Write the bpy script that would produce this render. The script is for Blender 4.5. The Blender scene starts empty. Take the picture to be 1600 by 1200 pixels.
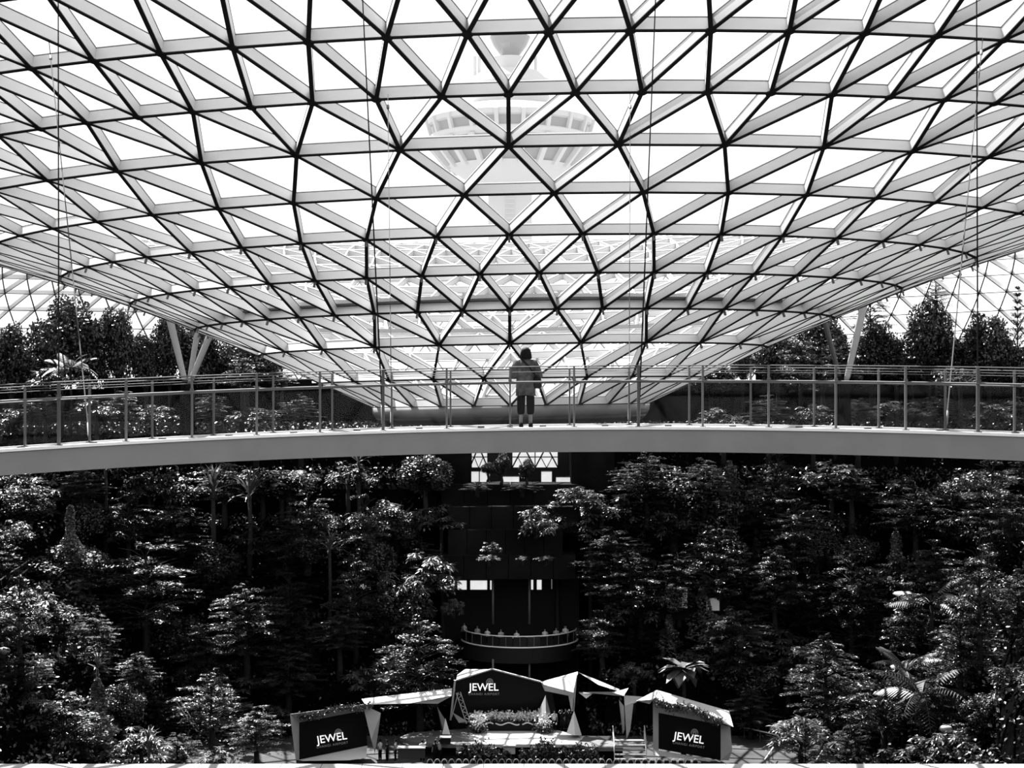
import bpy, bmesh, math, random
import numpy as np
from mathutils import Vector, Matrix
random.seed(7); np.random.seed(7)
C = bpy.context.scene
COL = C.collection
PI = math.pi
# ---------------------------------------------------------------- camera, sky, sun, exposure
EYE = 30.0          # eye height above the garden floor
F = 2531.2          # focal length in pixels of a 1600 px wide frame
cam_d = bpy.data.cameras.new('camera'); cam = bpy.data.objects.new('camera', cam_d); COL.objects.link(cam)
cam.location = (0, 0, EYE); cam.rotation_euler = (PI/2, 0, 0)
cam_d.sensor_width = 36; cam_d.lens = F*36/1600; cam_d.shift_y = 22/1600
cam_d.clip_start = 0.5; cam_d.clip_end = 3000
C.camera = cam
w = bpy.data.worlds.new('sky'); C.world = w; w.use_nodes = True
w.node_tree.nodes['Background'].inputs[0].default_value = (1, 1, 1, 1)
w.node_tree.nodes['Background'].inputs[1].default_value = 1.3
sun_d = bpy.data.lights.new('sun', 'SUN'); sun = bpy.data.objects.new('sun', sun_d); COL.objects.link(sun)
sun_d.energy = 30; sun_d.angle = math.radians(0.3)
sun.rotation_euler = (-Vector((-0.26, 0.50, 0.85))).to_track_quat('-Z', 'Y').to_euler()
sun.location = (60, 60, 150)
C.view_settings.view_transform = 'Standard'; C.view_settings.look = 'None'
C.view_settings.exposure = 0.0; C.view_settings.gamma = 1.0; C.view_settings.use_curve_mapping = False
C.cycles.transparent_max_bounces = 24; C.cycles.max_bounces = 6
C.cycles.diffuse_bounces = 3; C.cycles.caustics_reflective = False; C.cycles.caustics_refractive = False

def P(px, py, Z):   # world point that stands at depth Z where the photograph shows it
    return Vector(((px-800)/F*Z, Z, EYE+(622-py)/F*Z))

# ---------------------------------------------------------------- materials
MATS = {}
def mat(name, v, rough=0.6, spec=0.3, noise=0.0, scale=3.0, metal=0.0, emit=0.0, bump=0.0, transl=0.0, two=None):
    if name in MATS: return MATS[name]
    m = bpy.data.materials.new(name); m.use_nodes = True; nt = m.node_tree; b = nt.nodes['Principled BSDF']
    b.inputs['Base Color'].default_value = (v, v, v, 1); b.inputs['Roughness'].default_value = rough
    b.inputs['Specular IOR Level'].default_value = spec; b.inputs['Metallic'].default_value = metal
    if emit: 
        b.inputs['Emission Color'].default_value = (1, 1, 1, 1); b.inputs['Emission Strength'].default_value = emit
    if noise or bump:
        tc = nt.nodes.new('ShaderNodeTexCoord'); n = nt.nodes.new('ShaderNodeTexNoise'); n.inputs['Scale'].default_value = scale
        n.inputs['Detail'].default_value = 5; nt.links.new(tc.outputs['Object'], n.inputs['Vector'])
        if noise:
            r = nt.nodes.new('ShaderNodeMapRange'); r.inputs[1].default_value = .3; r.inputs[2].default_value = .7
            r.inputs[3].default_value = v*(1-noise); r.inputs[4].default_value = v*(1+noise)
            nt.links.new(n.outputs['Fac'], r.inputs[0]); nt.links.new(r.outputs[0], b.inputs['Base Color'])
        if bump:
            bp = nt.nodes.new('ShaderNodeBump'); bp.inputs['Strength'].default_value = bump
            nt.links.new(n.outputs['Fac'], bp.inputs['Height']); nt.links.new(bp.outputs[0], b.inputs['Normal'])
    if transl:
        out = nt.nodes['Material Output']; t = nt.nodes.new('ShaderNodeBsdfTranslucent'); t.inputs[0].default_value = (v*1.6,)*3+(1,)
        mx = nt.nodes.new('ShaderNodeMixShader'); mx.inputs[0].default_value = transl
        nt.links.new(b.outputs[0], mx.inputs[1]); nt.links.new(t.outputs[0], mx.inputs[2]); nt.links.new(mx.outputs[0], out.inputs[0])
    MATS[name] = m; return m
def glass(name, tint, frit, v=.9, gloss=0.0):
    m = bpy.data.materials.new(name); m.use_nodes = True; nt = m.node_tree; nt.nodes.remove(nt.nodes['Principled BSDF'])
    out = nt.nodes['Material Output']; t = nt.nodes.new('ShaderNodeBsdfTransparent'); t.inputs[0].default_value = (tint,)*3+(1,)
    d = nt.nodes.new('ShaderNodeBsdfTranslucent'); d.inputs[0].default_value = (v,)*3+(1,)
    mx = nt.nodes.new('ShaderNodeMixShader'); mx.inputs[0].default_value = frit
    nt.links.new(t.outputs[0], mx.inputs[1]); nt.links.new(d.outputs[0], mx.inputs[2]); last = mx
    if gloss:
        g = nt.nodes.new('ShaderNodeBsdfGlossy'); g.inputs['Roughness'].default_value = .02
        g.inputs[0].default_value = (.8,)*3+(1,)
        mx2 = nt.nodes.new('ShaderNodeMixShader'); mx2.inputs[0].default_value = gloss
        nt.links.new(last.outputs[0], mx2.inputs[1]); nt.links.new(g.outputs[0], mx2.inputs[2]); last = mx2
    nt.links.new(last.outputs[0], out.inputs[0]); return m
M_WEB = mat('white painted aluminium', .55, .45, .3, noise=.04, scale=.6)
M_FLANGE = mat('shade black flange and gasket', .012, .6, .15)  # shade of white flange undersides put into colour; also gaskets and node plates
M_CAP = mat('pale outer cap', .8, .5)
M_GUTTER = mat('dark gutter steel', .06, .5)
M_ROOFGLASS = glass('fritted roof glass', .95, .032)
M_RAILGLASS = glass('balustrade glass', .84, 0, .8, gloss=.010)
M_FASCIA = mat('grey bridge fascia', .15, .55, .3, noise=.08, scale=1.2)
M_DECK = mat('pale bridge deck', .16, .5, .3, noise=.06, scale=1.5)
M_STEEL = mat('brushed steel', .07, .45, .3, metal=.2)
M_DSTEEL = mat('dark steel', .04, .5, .3)
M_CABLE = mat('cable black', .004, 1, 0)
M_CABLE2 = mat('cable pale', .05, .9, .05)
M_LEAF = mat('leaf dark', .012, .34, .42, noise=.5, scale=.8, transl=.12)
M_LEAF2 = mat('leaf mid', .028, .36, .4, noise=.5, scale=.8, transl=.12)
M_LEAF3 = mat('leaf glossy pale', .042, .36, .45, noise=.4, scale=.8, transl=.15)
M_LEAFD = mat('leaf darkened', .010, .5, .2, noise=.5, scale=.8)  # leaf colour darkened for fill crowns, facade plants and one palm
M_BARK = mat('bark', .012, .8, .1, noise=.5, scale=6, bump=.4)
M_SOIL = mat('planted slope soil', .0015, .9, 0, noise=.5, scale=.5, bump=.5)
M_STONE = mat('dark terrace stone', .005, .9, 0, noise=.5, scale=.4, bump=.3)
M_FLOOR = mat('garden floor paving', .03, .7, .1, noise=.5, scale=.4)
M_WHITE = mat('white fabric', .40, .7, .2, noise=.05, scale=1.0)
M_GREYF = mat('pale grey cladding', .27, .7, .2, noise=.06, scale=1.0)
M_SCREEN = mat('black screen', .003, .35, .12)
M_LETTER = mat('lit lettering', .8, .5, emit=.75)
M_LETTERDIM = mat('dim lettering', .1, .5, emit=.09)
M_STAGE = mat('white stage floor', .32, .4, .4, noise=.03)
M_STAGEG = mat('grey stage wing', .07, .5, .3, noise=.2)
M_BLACK = mat('matt black', .006, .7, .1)
M_LITWIN = mat('daylight glow window', .4, .3, noise=.3, scale=1.2, emit=.62)  # panes glow by themselves, standing in for daylight from outside
M_TOWER = mat('tower concrete', .40, .7, .2, noise=.03, scale=.1)
M_TOWERG = mat('tower window glass', .10, .3, .5)
M_SKIN = mat('skin', .15, .6, .3)
M_SHIRT = mat('pale grey blouse', .06, .85, .1, noise=.6, scale=7)
M_HAIR = mat('black hair', .004, .7, .08)
M_PANTS = mat('black trousers', .004, .9, .02)
M_FLOWER = mat('white flowers', .5, .7, .1, noise=.3, scale=4)
M_LEDGE = mat('white coping', .22, .45, .3, noise=.04)

# ---------------------------------------------------------------- mesh helpers
def link(name, me, m=None, parent=None):
    o = bpy.data.objects.new(name, me); COL.objects.link(o)
    if m is not None:
        for x in (m if isinstance(m, (list, tuple)) else [m]): me.materials.append(x)
    if parent is not None: o.parent = parent
    return o
class MB:
    def __init__(s): s.v = []; s.f = []; s.mi = []
    def add(s, vs, fs, mi=0):
        n = len(s.v); s.v += [tuple(v) for v in vs]
        for k, f in enumerate(fs):
            s.f.append(tuple(n+i for i in f)); s.mi.append(mi if isinstance(mi, int) else mi[k])
    def box(s, c, size, mi=0, rz=0):
        cx, cy, cz = c; a, b, h = size[0]/2, size[1]/2, size[2]/2; co, si = math.cos(rz), math.sin(rz)
        vs = [(cx+x*co-y*si, cy+x*si+y*co, cz+z) for z in (-h, h) for x, y in ((-a, -b), (a, -b), (a, b), (-a, b))]
        s.add(vs, BOXF, mi)
    def hexa(s, p, mi=0): s.add(p, BOXF, mi)
    def bar(s, a, b, w1, d1, up, mi=0, off=0.0):   # box beam from a to b; width w1, from off to off+d1 along up
        a = Vector(a); b = Vector(b); t = (b-a).normalized(); up = Vector(up); sd = t.cross(up).normalized()*w1/2
        un = sd.cross(t).normalized()
        u0 = un*off; u1 = un*(off+d1)
        s.add([a-sd+u0, a+sd+u0, b+sd+u0, b-sd+u0, a-sd+u1, a+sd+u1, b+sd+u1, b-sd+u1], BOXF, mi)
    def tube(s, pts, rad, n=8, mi=0, caps=True):
        pts = [Vector(p) for p in pts]; rings = []
        R = rad if isinstance(rad, (list, tuple)) else [rad]*len(pts); base = len(s.v); up = None
        for i, p in enumerate(pts):
            t = (pts[min(i+1, len(pts)-1)]-pts[max(i-1, 0)]).normalized()
            if up is None: up = Vector((0, 0, 1)) if abs(t.z) < .9 else Vector((1, 0, 0))
            x = t.cross(up).normalized(); y = x.cross(t).normalized(); up = y
            for k in range(n):
                a = 2*PI*k/n; s.v.append(tuple(p+(x*math.cos(a)+y*math.sin(a))*R[i]))
        for i in range(len(pts)-1):
            for k in range(n):
                a = base+i*n+k; b = base+i*n+(k+1) % n; s.f.append((a, b, b+n, a+n)); s.mi.append(mi)
        if caps:
            s.f.append(tuple(base+k for k in range(n))[::-1]); s.mi.append(mi)
            e = base+(len(pts)-1)*n; s.f.append(tuple(e+k for k in range(n))); s.mi.append(mi)
    def lathe(s, prof, n=32, c=(0, 0, 0), mi=0, a0=0, a1=2*PI, sx=1, sy=1, caps=False):
        base = len(s.v); full = abs(a1-a0-2*PI) < 1e-6; m = n if full else n+1
        for r, z in prof:
            for k in range(m):
                a = a0+(a1-a0)*k/n; s.v.append((c[0]+r*sx*math.cos(a), c[1]+r*sy*math.sin(a), c[2]+z))
        for i in range(len(prof)-1):
            for k in range(n):
                k2 = (k+1) % m; s.f.append((base+i*m+k, base+i*m+k2, base+(i+1)*m+k2, base+(i+1)*m+k)); s.mi.append(mi)
        if caps:
            s.f.append(tuple(base+k for k in range(m))[::-1]); s.mi.append(mi)
            e = base+(len(prof)-1)*m; s.f.append(tuple(e+k for k in range(m))); s.mi.append(mi)
    def loft(s, secs, n=14, mi=0):   # secs: (center, rx, ry[, tilt]) horizontal ellipses stacked up, closed ends
        base = len(s.v)
        for sec in secs:
            c, rx, ry = sec[:3]
            for k in range(n):
                a = 2*PI*k/n; s.v.append((c[0]+rx*math.cos(a), c[1]+ry*math.sin(a), c[2]))
        for i in range(len(secs)-1):
            for k in range(n):
                k2 = (k+1) % n; s.f.append((base+i*n+k, base+i*n+k2, base+(i+1)*n+k2, base+(i+1)*n+k)); s.mi.append(mi)
        s.f.append(tuple(base+k for k in range(n))[::-1]); s.mi.append(mi)
        e = base+(len(secs)-1)*n; s.f.append(tuple(e+k for k in range(n))); s.mi.append(mi)
    def plate(s, pts, th=(0, .1, 0), mi=0):   # polygon with thickness
        n = len(pts); base = len(s.v); th = Vector(th)
        s.v += [tuple(Vector(p)) for p in pts]+[tuple(Vector(p)+th) for p in pts]
        s.f.append(tuple(base+i for i in range(n))); s.mi.append(mi)
        s.f.append(tuple(base+n+i for i in range(n))[::-1]); s.mi.append(mi)
        for i in range(n):
            j = (i+1) % n; s.f.append((base+i, base+n+i, base+n+j, base+j)); s.mi.append(mi)
    def mesh(s, name, smooth=False):
        me = bpy.data.meshes.new(name); me.from_pydata(s.v, [], s.f)
        if any(s.mi): me.polygons.foreach_set('material_index', s.mi)
        if smooth: me.polygons.foreach_set('use_smooth', [True]*len(s.f))
        me.update(); return me
    def build(s, name, m, parent=None, smooth=False): return link(name, s.mesh(name, smooth), m, parent)
BOXF = [(3, 2, 1, 0), (4, 5, 6, 7), (0, 1, 5, 4), (1, 2, 6, 5), (2, 3, 7, 6), (3, 0, 4, 7)]
def tag(o, label, cat, group=None, kind=None):
    if label: o['label'] = label
    if cat: o['category'] = cat
    if group: o['group'] = group
    if kind: o['kind'] = kind
    return o
def thing(name, label, cat, loc=(0, 0, 0), group=None, kind=None):
    o = bpy.data.objects.new(name, None); COL.objects.link(o); o.location = loc
    return tag(o, label, cat, group, kind)
def rebase(root):   # children were built in world coordinates: keep them where they are
    T = Matrix.Translation(-Vector(root.location))
    for ch in root.children:
        ch.data.transform(T) if ch.data and ch.data.users == 1 else None
        ch.data.update()
        for g in ch.children:
            g.data.transform(T); g.data.update()
def copy_tree(o, parent=None):
    c = o.copy(); COL.objects.link(c); c.parent = parent
    for ch in list(o.children): copy_tree(ch, c)
    return c

# ---------------------------------------------------------------- the glass roof: a ring-shaped gridshell dipping into a funnel
ZC = 92.0; XC = (797.4-800)/F
RH = [(.08502, -.00466, 26, 0), (.11913, .01068, 26, .5), (.15538, .02812, 26, 0), (.19397, .04372, 52, 0), (.2322, .0587, 52, .5),
      (.27258, .0729, 52, 0), (.31538, .08603, 52, .5), (.35958, .09925, 52, 0), (.40609, .1111, 104, 0), (.45471, .12269, 104, .5),
      (.505, .1335, 104, 0), (.556, .1430, 104, .5), (.607, .1505, 104, 0), (.645, .1555, 208, 0), (.683, .159, 208, .5), (.722, .161, 208, 0),
      (.761, .1615, 208, .5), (.80, .160, 208, 0), (.84, .156, 208, .5), (.88, .149, 208, 0), (.917, .139, 208, .5), (.95, .125, 208, 0),
      (.978, .108, 208, .5), (1.002, .089, 208, 0), (1.023, .069, 208, .5), (1.041, .048, 208, 0), (1.055, .026, 208, .5),
      (1.065, .003, 208, 0), (1.07, -.02, 208, .5), (1.073, -.043, 208, 0)]
NR = len(RH)
def shell_pt(r, h, th):
    X = r*math.sin(th); Z = 1-r*math.cos(th)-.06055*X+XC*0
    return Vector(((X+XC*Z)*ZC, Z*ZC, EYE+(h+.01571*X)*ZC))
def prof_n(i):
    a = RH[max(i-1, 0)]; b = RH[min(i+1, NR-1)]; dr, dh = b[0]-a[0], b[1]-a[1]; l = math.hypot(dr, dh)
    return (-dh/l, dr/l)
nodes = []; norms = []
for i, (r, h, n, off) in enumerate(RH):
    row = []; nn = []; pr, ph = prof_n(i)
    for k in range(n):
        th = 2*PI*(k+off)/n-.00176
        row.append(shell_pt(r, h, th)); nn.append(Vector((pr*math.sin(th), -pr*math.cos(th), ph)))
    nodes.append(row); norms.append(nn)
edges = []; tris = []
for i, (r, h, n, off) in enumerate(RH):
    for k in range(n): edges.append(((i, k), (i, (k+1) % n)))
    if i == NR-1: break
    n2, off2 = RH[i+1][2], RH[i+1][3]
    for k in range(n):
        if n2 == n:
            if off == 0: a, b = (k-1) % n, k          # upper neighbours
            else: a, b = k, (k+1) % n
            edges += [((i, k), (i+1, a)), ((i, k), (i+1, b))]
            tris.append(((i, k), (i+1, b), (i+1, a)))
            tris.append(((i, k), (i, (k+1) % n), (i+1, b)))
        else:
            m = 2*k
            edges += [((i, k), (i+1, (m-1) % n2)), ((i, k), (i+1, m)), ((i, k), (i+1, (m+1) % n2))]
            tris += [((i, k), (i+1, m), (i+1, (m-1) % n2)), ((i, k), (i+1, (m+1) % n2), (i+1, m)),
                     ((i, k), (i, (k+1) % n), (i+1, (m+1) % n2))]
ND = lambda q: nodes[q[0]][q[1]]
NN = lambda q: norms[q[0]][q[1]]
def seen(p):
    if p.y < 5: return None
    return (800+F*p.x/p.y, 622-F*(p.z-EYE)/p.y)
def infr(p): q = seen(p); return q is not None and -20 < q[0] < 1620 and -20 < q[1] < 700
roof = thing('ceiling', 'curved glass gridshell roof of triangular panes dipping into a funnel', None, (XC*ZC, ZC, EYE), kind='structure')
RB = Vector(roof.location)
def frontside(p): return (p-Vector((0, ZC, p.z))).y < 0
DEP = .40
def beam_into(mb, a, b, big):
    A, B = ND(a)-RB, ND(b)-RB; n = (NN(a)+NN(b))/2
    if big:
        s = 1.0 if a[0] > 1 else .8
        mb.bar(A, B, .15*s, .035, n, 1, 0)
        mb.bar(A, B, .11*s, DEP, n, 0, .035)
        mb.bar(A, B, .13*s, .03, n, 1, DEP+.035)
        mb.bar(A, B, .10*s, .05, n, 2, DEP+.065)
    else:
        # simple box, inner flange face coloured dark for its shade
        t = (B-A).normalized(); sd = t.cross(n).normalized()*.065; u = sd.normalized().cross(t).normalized()*(DEP+.05)
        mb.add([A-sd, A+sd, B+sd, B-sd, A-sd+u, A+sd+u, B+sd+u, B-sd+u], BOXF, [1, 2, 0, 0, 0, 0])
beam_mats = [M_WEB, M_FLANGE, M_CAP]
rank = []
for e in edges:
    A, B = ND(e[0]), ND(e[1]); mid = (A+B)/2
    if e[0][0] < 10 and e[1][0] <= 10 and infr(mid) and frontside(mid) :
        a, b = seen(A), seen(B); rank.append((math.hypot(a[0]-b[0], a[1]-b[1]), e))
rank.sort(key=lambda x: -x[0]); single = set(id(x[1]) for x in rank[:300])
rest = MB(); outer = MB(); lone = []
for e in edges:
    if id(e) in single:
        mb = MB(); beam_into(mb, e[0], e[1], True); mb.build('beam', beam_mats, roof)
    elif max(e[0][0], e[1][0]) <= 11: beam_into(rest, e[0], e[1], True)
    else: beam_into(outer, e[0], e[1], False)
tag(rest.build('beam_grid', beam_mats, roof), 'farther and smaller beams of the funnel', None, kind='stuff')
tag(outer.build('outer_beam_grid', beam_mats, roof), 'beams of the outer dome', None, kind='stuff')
def pane_into(mb, t):
    off = DEP+.05; n = (NN(t[0])+NN(t[1])+NN(t[2]))/3
    mb.add([ND(q)-RB+n*off for q in t], [(0, 1, 2)])
rank = []
for t in tris:
    mid = (ND(t[0])+ND(t[1])+ND(t[2]))/3
    if max(q[0] for q in t) <= 10 and infr(mid) and frontside(mid):
        a, b, c = (seen(ND(q)) for q in t); rank.append((abs((b[0]-a[0])*(c[1]-a[1])-(c[0]-a[0])*(b[1]-a[1])), t))
rank.sort(key=lambda x: -x[0]); single = set(id(x[1]) for x in rank[:300]); restp = MB()
for t in tris:
    if id(t) in single:
        mb = MB(); pane_into(mb, t); mb.build('glass_pane', M_ROOFGLASS, roof)
    else: pane_into(restp, t)
tag(restp.build('glass_pane_field', M_ROOFGLASS, roof), None, None, kind='stuff')
npl = MB(); ncl = MB()
for i in range(0, 12):
    for k in range(RH[i][2]):
        p = nodes[i][k]-RB; n = norms[i][k]; x = Vector((0, 0, 1)).cross(n).normalized(); y = n.cross(x)
        rr = .21 if i > 2 else .17
        ring = [p-n*.012+(x*math.cos(a)+y*math.sin(a))*rr for a in [PI*j/3 for j in range(6)]]
        npl.plate(ring, n*.05)
        if 1 < i < 6:
            npl.bar(p, p-n*.05, .1, .1, x, 0, -.05)
            ncl.bar(p-n*.01, p-n*.28, .09, .09, x, 0, -.045)
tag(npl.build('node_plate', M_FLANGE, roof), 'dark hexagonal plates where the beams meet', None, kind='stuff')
tag(ncl.build('node_clip', M_STEEL, roof), None, None, kind='stuff')
# gutter ring that runs behind the fourth ring of beams
g = MB(); r3 = RH[3]
pts = [shell_pt(r3[0]-.001, r3[1], 2*PI*k/104)-RB for k in range(105)]
for k in range(104):
    n = Vector((-math.sin(0), 0, 1)); g.bar(pts[k]+Vector((0, 0, .45)), pts[k+1]+Vector((0, 0, .45)), .35, .28, Vector((0, 0, 1)))
g.build('gutter_ring', M_GUTTER, roof)
# collar under the funnel
cb = MB(); cd = MB(); cl = [(0.0855, -.0046), (.0850, -.0085), (.0835, -.0110)]; cl2 = [(.0835, -.0110), (.0815, -.0135), (.078, -.0150)]
for m_, prof in ((cb, cl), (cd, cl2)):
    n = 104
    for r, h in prof:
        for k in range(n): m_.v.append(tuple(shell_pt(r, h, 2*PI*k/n)-RB))
    for r, h in prof[::-1]:
        for k in range(n): m_.v.append(tuple(shell_pt(r-.002, h, 2*PI*k/n)-RB))
    L = 2*len(prof)
    for i in range(L):
        for k in range(n):
            m_.f.append((i*n+k, i*n+(k+1) % n, ((i+1) % L)*n+(k+1) % n, ((i+1) % L)*n+k)); m_.mi.append(0)
cb.build('funnel_collar', mat('collar panel grey', .22, .5, noise=.35, scale=.25), roof, True)
cd.build('collar_base', mat('collar base', .035, .5), roof, True)
def shell_h(x, y):   # height of the inner roof face over a point
    u = x/ZC; v = 1-(y/ZC+.06055*u); r = math.hypot(u, v)
    for i in range(NR-1):
        if RH[i][0] <= r <= RH[i+1][0]:
            t = (r-RH[i][0])/(RH[i+1][0]-RH[i][0]); return EYE+(RH[i][1]*(1-t)+RH[i+1][1]*t+.01571*u)*ZC
    return EYE+(.1615)*ZC

# ---------------------------------------------------------------- ground, terraced slopes
TOP = EYE-3.6
def terr(x, y):
    u = max((abs(x)-27), 0); v = max(y-143, 0)
    d = math.hypot(u, v*1.15)
    if y > 143: d = max(d, 0)
    if abs(x) < 8.2 and y > 130: d = max(y-171, 0)*9
    z = d*1.05
    st = 4.4; k = math.floor(z/st); fr = z/st-k
    z = (k+min(1, max(0, (fr-.72)/.28)))*st
    return min(z, TOP) if y < 250 else TOP
gm = MB(); nx, ny = 200, 150; X0, X1, Y0, Y1 = -100, 100, -8, 205
for j in range(ny+1):
    for i in range(nx+1):
        x = X0+(X1-X0)*i/nx; y = Y0+(Y1-Y0)*j/ny; gm.v.append((x, y, terr(x, y)-.02))
for j in range(ny):
    for i in range(nx): a = j*(nx+1)+i; gm.f.append((a, a+1, a+nx+2, a+nx+1)); gm.mi.append(0)
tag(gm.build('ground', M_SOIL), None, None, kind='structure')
fl = MB(); fl.box((0, 128, -.2), (54, 32, .4)); tag(fl.build('floor', M_FLOOR), None, None, kind='structure')
tw = MB(); tw.box((0, 205, TOP-.5), (260, 60, 1)); tag(tw.build('floor_terrace', M_STONE), None, None, kind='structure')
# low rear wall that follows the foot of the dome
bw = MB()
def wall_h(px):
    for lim, t in ((140, 1.0), (280, 2.2), (420, 4.6), (470, 2.2), (640, 1.7), (955, -.2), (1130, 1.6), (1180, 2.0), (1420, 4.3), (1500, 2.2)):
        if px < lim: return t
    return 3.0
for k in range(120):
    a = -1.05+2.1*k/120; b = -1.05+2.1*(k+1)/120; Rw = 93
    A_ = Vector((Rw*math.sin(a), ZC+Rw*math.cos(a), TOP)); B_ = Vector((Rw*math.sin(b), ZC+Rw*math.cos(b), TOP)); hh = EYE+wall_h(800+F*A_.x/A_.y)-TOP
    bw.bar(A_, B_, .8, hh, (0, 0, 1))
tag(bw.build('wall_back', M_STONE), None, None, kind='structure')

# ---------------------------------------------------------------- footbridge
def nearD(x): return 32.7-.0245*x*x-.0424*x
def deckz(x): return EYE-.607-.00238*x*x+.0155*x
WID = 2.55
bridge = thing('footbridge', 'pale curved footbridge with glass balustrades slung in front of the funnel', 'bridge', (0, 34, deckz(0)))
def strip(mb, y0, y1, z0, z1, n=40, xa=-13.5, xb=13.5, mi=0):
    rows = []
    for i in range(n+1):
        x = xa+(xb-xa)*i/n; rows.append([(x, nearD(x)+y0, deckz(x)+z0), (x, nearD(x)+y1, deckz(x)+z0), (x, nearD(x)+y1, deckz(x)+z1), (x, nearD(x)+y0, deckz(x)+z1)])
    for i in range(n): mb.add(rows[i]+rows[i+1], [(0, 4, 5, 1), (1, 5, 6, 2), (2, 6, 7, 3), (3, 7, 4, 0)]+([(0, 1, 2, 3)] if i == 0 else [])+([(7, 6, 5, 4)] if i == n-1 else []), mi)
m = MB(); strip(m, -.10, WID+.12, -.06, 0); m.build('deck', M_DECK, bridge)
m = MB(); strip(m, -.16, -.02, -.045, .01); m.build('edge_lip', mat('white edge lip', .6, .5), bridge)
m = MB(); strip(m, -.12, WID+.12, -.49, -.06); m.build('fascia', M_FASCIA, bridge)
m = MB(); strip(m, WID-.02, WID+.16, -.045, .03); m.build('edge_lip', mat('white edge lip', .6, .5), bridge)
NEAR = [-115, -12, 92, 197, 300, 401, 500, 598.6, 698, 797, 897, 997.6, 1098, 1201, 1306, 1415, 1528, 1645]
FAR = [-65, 39, 140, 238, 334, 427, 519, 612, 704, 797, 890, 983, 1077, 1173, 1272, 1373, 1477, 1585, 1690]
def xat(px, back):
    x = 0
    for _ in range(8): x = (px-800)/F*(nearD(x)+back)
    return x
HANG = {92, 598.6, 997.6, 1528}
def rails(pxs, back, near):
    xs = [xat(p, back) for p in pxs]
    for p, x in zip(pxs, xs):
        y = nearD(x)+back; z = deckz(x); t = .028 if near and p in HANG else .019
        m = MB(); m.box((x, y, z+.62), (t*2, .07, 1.24)); m.box((x, y, z+.012), (.12, .12, .024)); m.box((x, y-.02, z+.96), (t*2+.03, .05, .06))
        m.build('post', M_DSTEEL if (near and p in HANG) else M_STEEL, bridge)
    for z0, r, nm in ((1.235, .012, 'top_rail'), (1.13, .007, 'wire_rail'), (.925, .023 if near else .017, 'handrail')):
        m = MB(); q = []
        for i in range(61):
            x = -13.4+26.8*i/60; q.append((x, nearD(x)+back-(.05 if nm == 'handrail' else 0), deckz(x)+z0))
        m.tube(q, r, 6); m.build(nm, M_STEEL, bridge, True)
    for i in range(len(xs)-1):
        a, b = xs[i]+.035, xs[i+1]-.035; m = MB()
        pa = Vector((a, nearD(a)+back, 0)); pb = Vector((b, nearD(b)+back, 0)); za, zb = deckz(a), deckz(b)
        m.add([pa+Vector((0, 0, za+.07)), pb+Vector((0, 0, zb+.07)), pb+Vector((0, 0, zb+.90)), pa+Vector((0, 0, za+.90))], [(0, 1, 2, 3)])
        m.build('glass_panel', M_RAILGLASS, bridge)
rails(NEAR, .06, True); rails(FAR, WID, False)
for i in range(18):
    x = -11+22*i/17; m = MB(); y = nearD(x)+1.25
    m.box((x, y, deckz(x)+.012), (.14, .05, .024)); m.box((x-.05, y-.06, deckz(x)+.01), (.04, .05, .02)); m.build('deck_fitting', M_DSTEEL, bridge)
rebase(bridge)
# hanger cables
def roof_end(px1, py1, px0, py0, z0, Z1):   # follow the picture line upward to where it meets the roof
    t = 0; p = None
    for k in range(4000):
        t += .5; py = py1-t; px = px1+(px0-px1)*(py1-py)/(py1-py0)
        q = P(px, py, Z1)
        if q.z >= shell_h(q.x, q.y): return q
    return q
cab = [('dark hanger cable rising from the left near post of the bridge', 92, 598, 91, 0, 0.06, 46, M_CABLE, .016),
       ('dark hanger cable left of the standing person', 598.6, 575, 567, 0, .06, 46, M_CABLE, .016),
       ('dark hanger cable right of the standing person', 997.6, 575, 1024, 0, .06, 46, M_CABLE, .016),
       ('dark upright hanger cable at the right end of the bridge', 1528, 574, 1526, 0, .06, 46, M_CABLE, .016),
       ('pale slanting hanger cable near the left end of the bridge', 140, 690, 70, 0, WID, 52, M_CABLE2, .014),
       ('pale thin hanger cable left of the person, hung from a roof node', 612, 665, 605, 60, WID, 54.7, M_CABLE2, .010),
       ('pale thin hanger cable right of the person, hung from a roof node', 983, 660, 985, 50, WID, 54.7, M_CABLE2, .010),
       ('pale slanting hanger cable near the right end of the bridge', 1478, 678, 1541, 0, WID, 52, M_CABLE2, .016)]
for lb, px1, py1, px0, py0, back, Z1, mt, r in cab:
    x = xat(px1, back); a = Vector((x, nearD(x)+back, deckz(x)+.05))
    b = roof_end(px1, py1, px0, py0, 0, Z1)
    m = MB(); m.tube([a-a, b-a], r, 6)
    o = m.build('hanger_cable', mt); o.location = a; tag(o, lb, 'cable', 'hanger cables of the footbridge')
    m = MB(); d = (b-a).normalized(); m.tube([b-a-d*1.5, b-a-d*1.45, b-a-d*1.2, b-a-d*1.15], [.03, .05, .05, .03], 8); m.build('turnbuckle', M_STEEL, o)
    m = MB(); m.tube([d*.1, d*.15, d*.6, d*.65], [.02, .032, .032, .02], 8); m.build('end_socket', M_STEEL, o)

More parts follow.
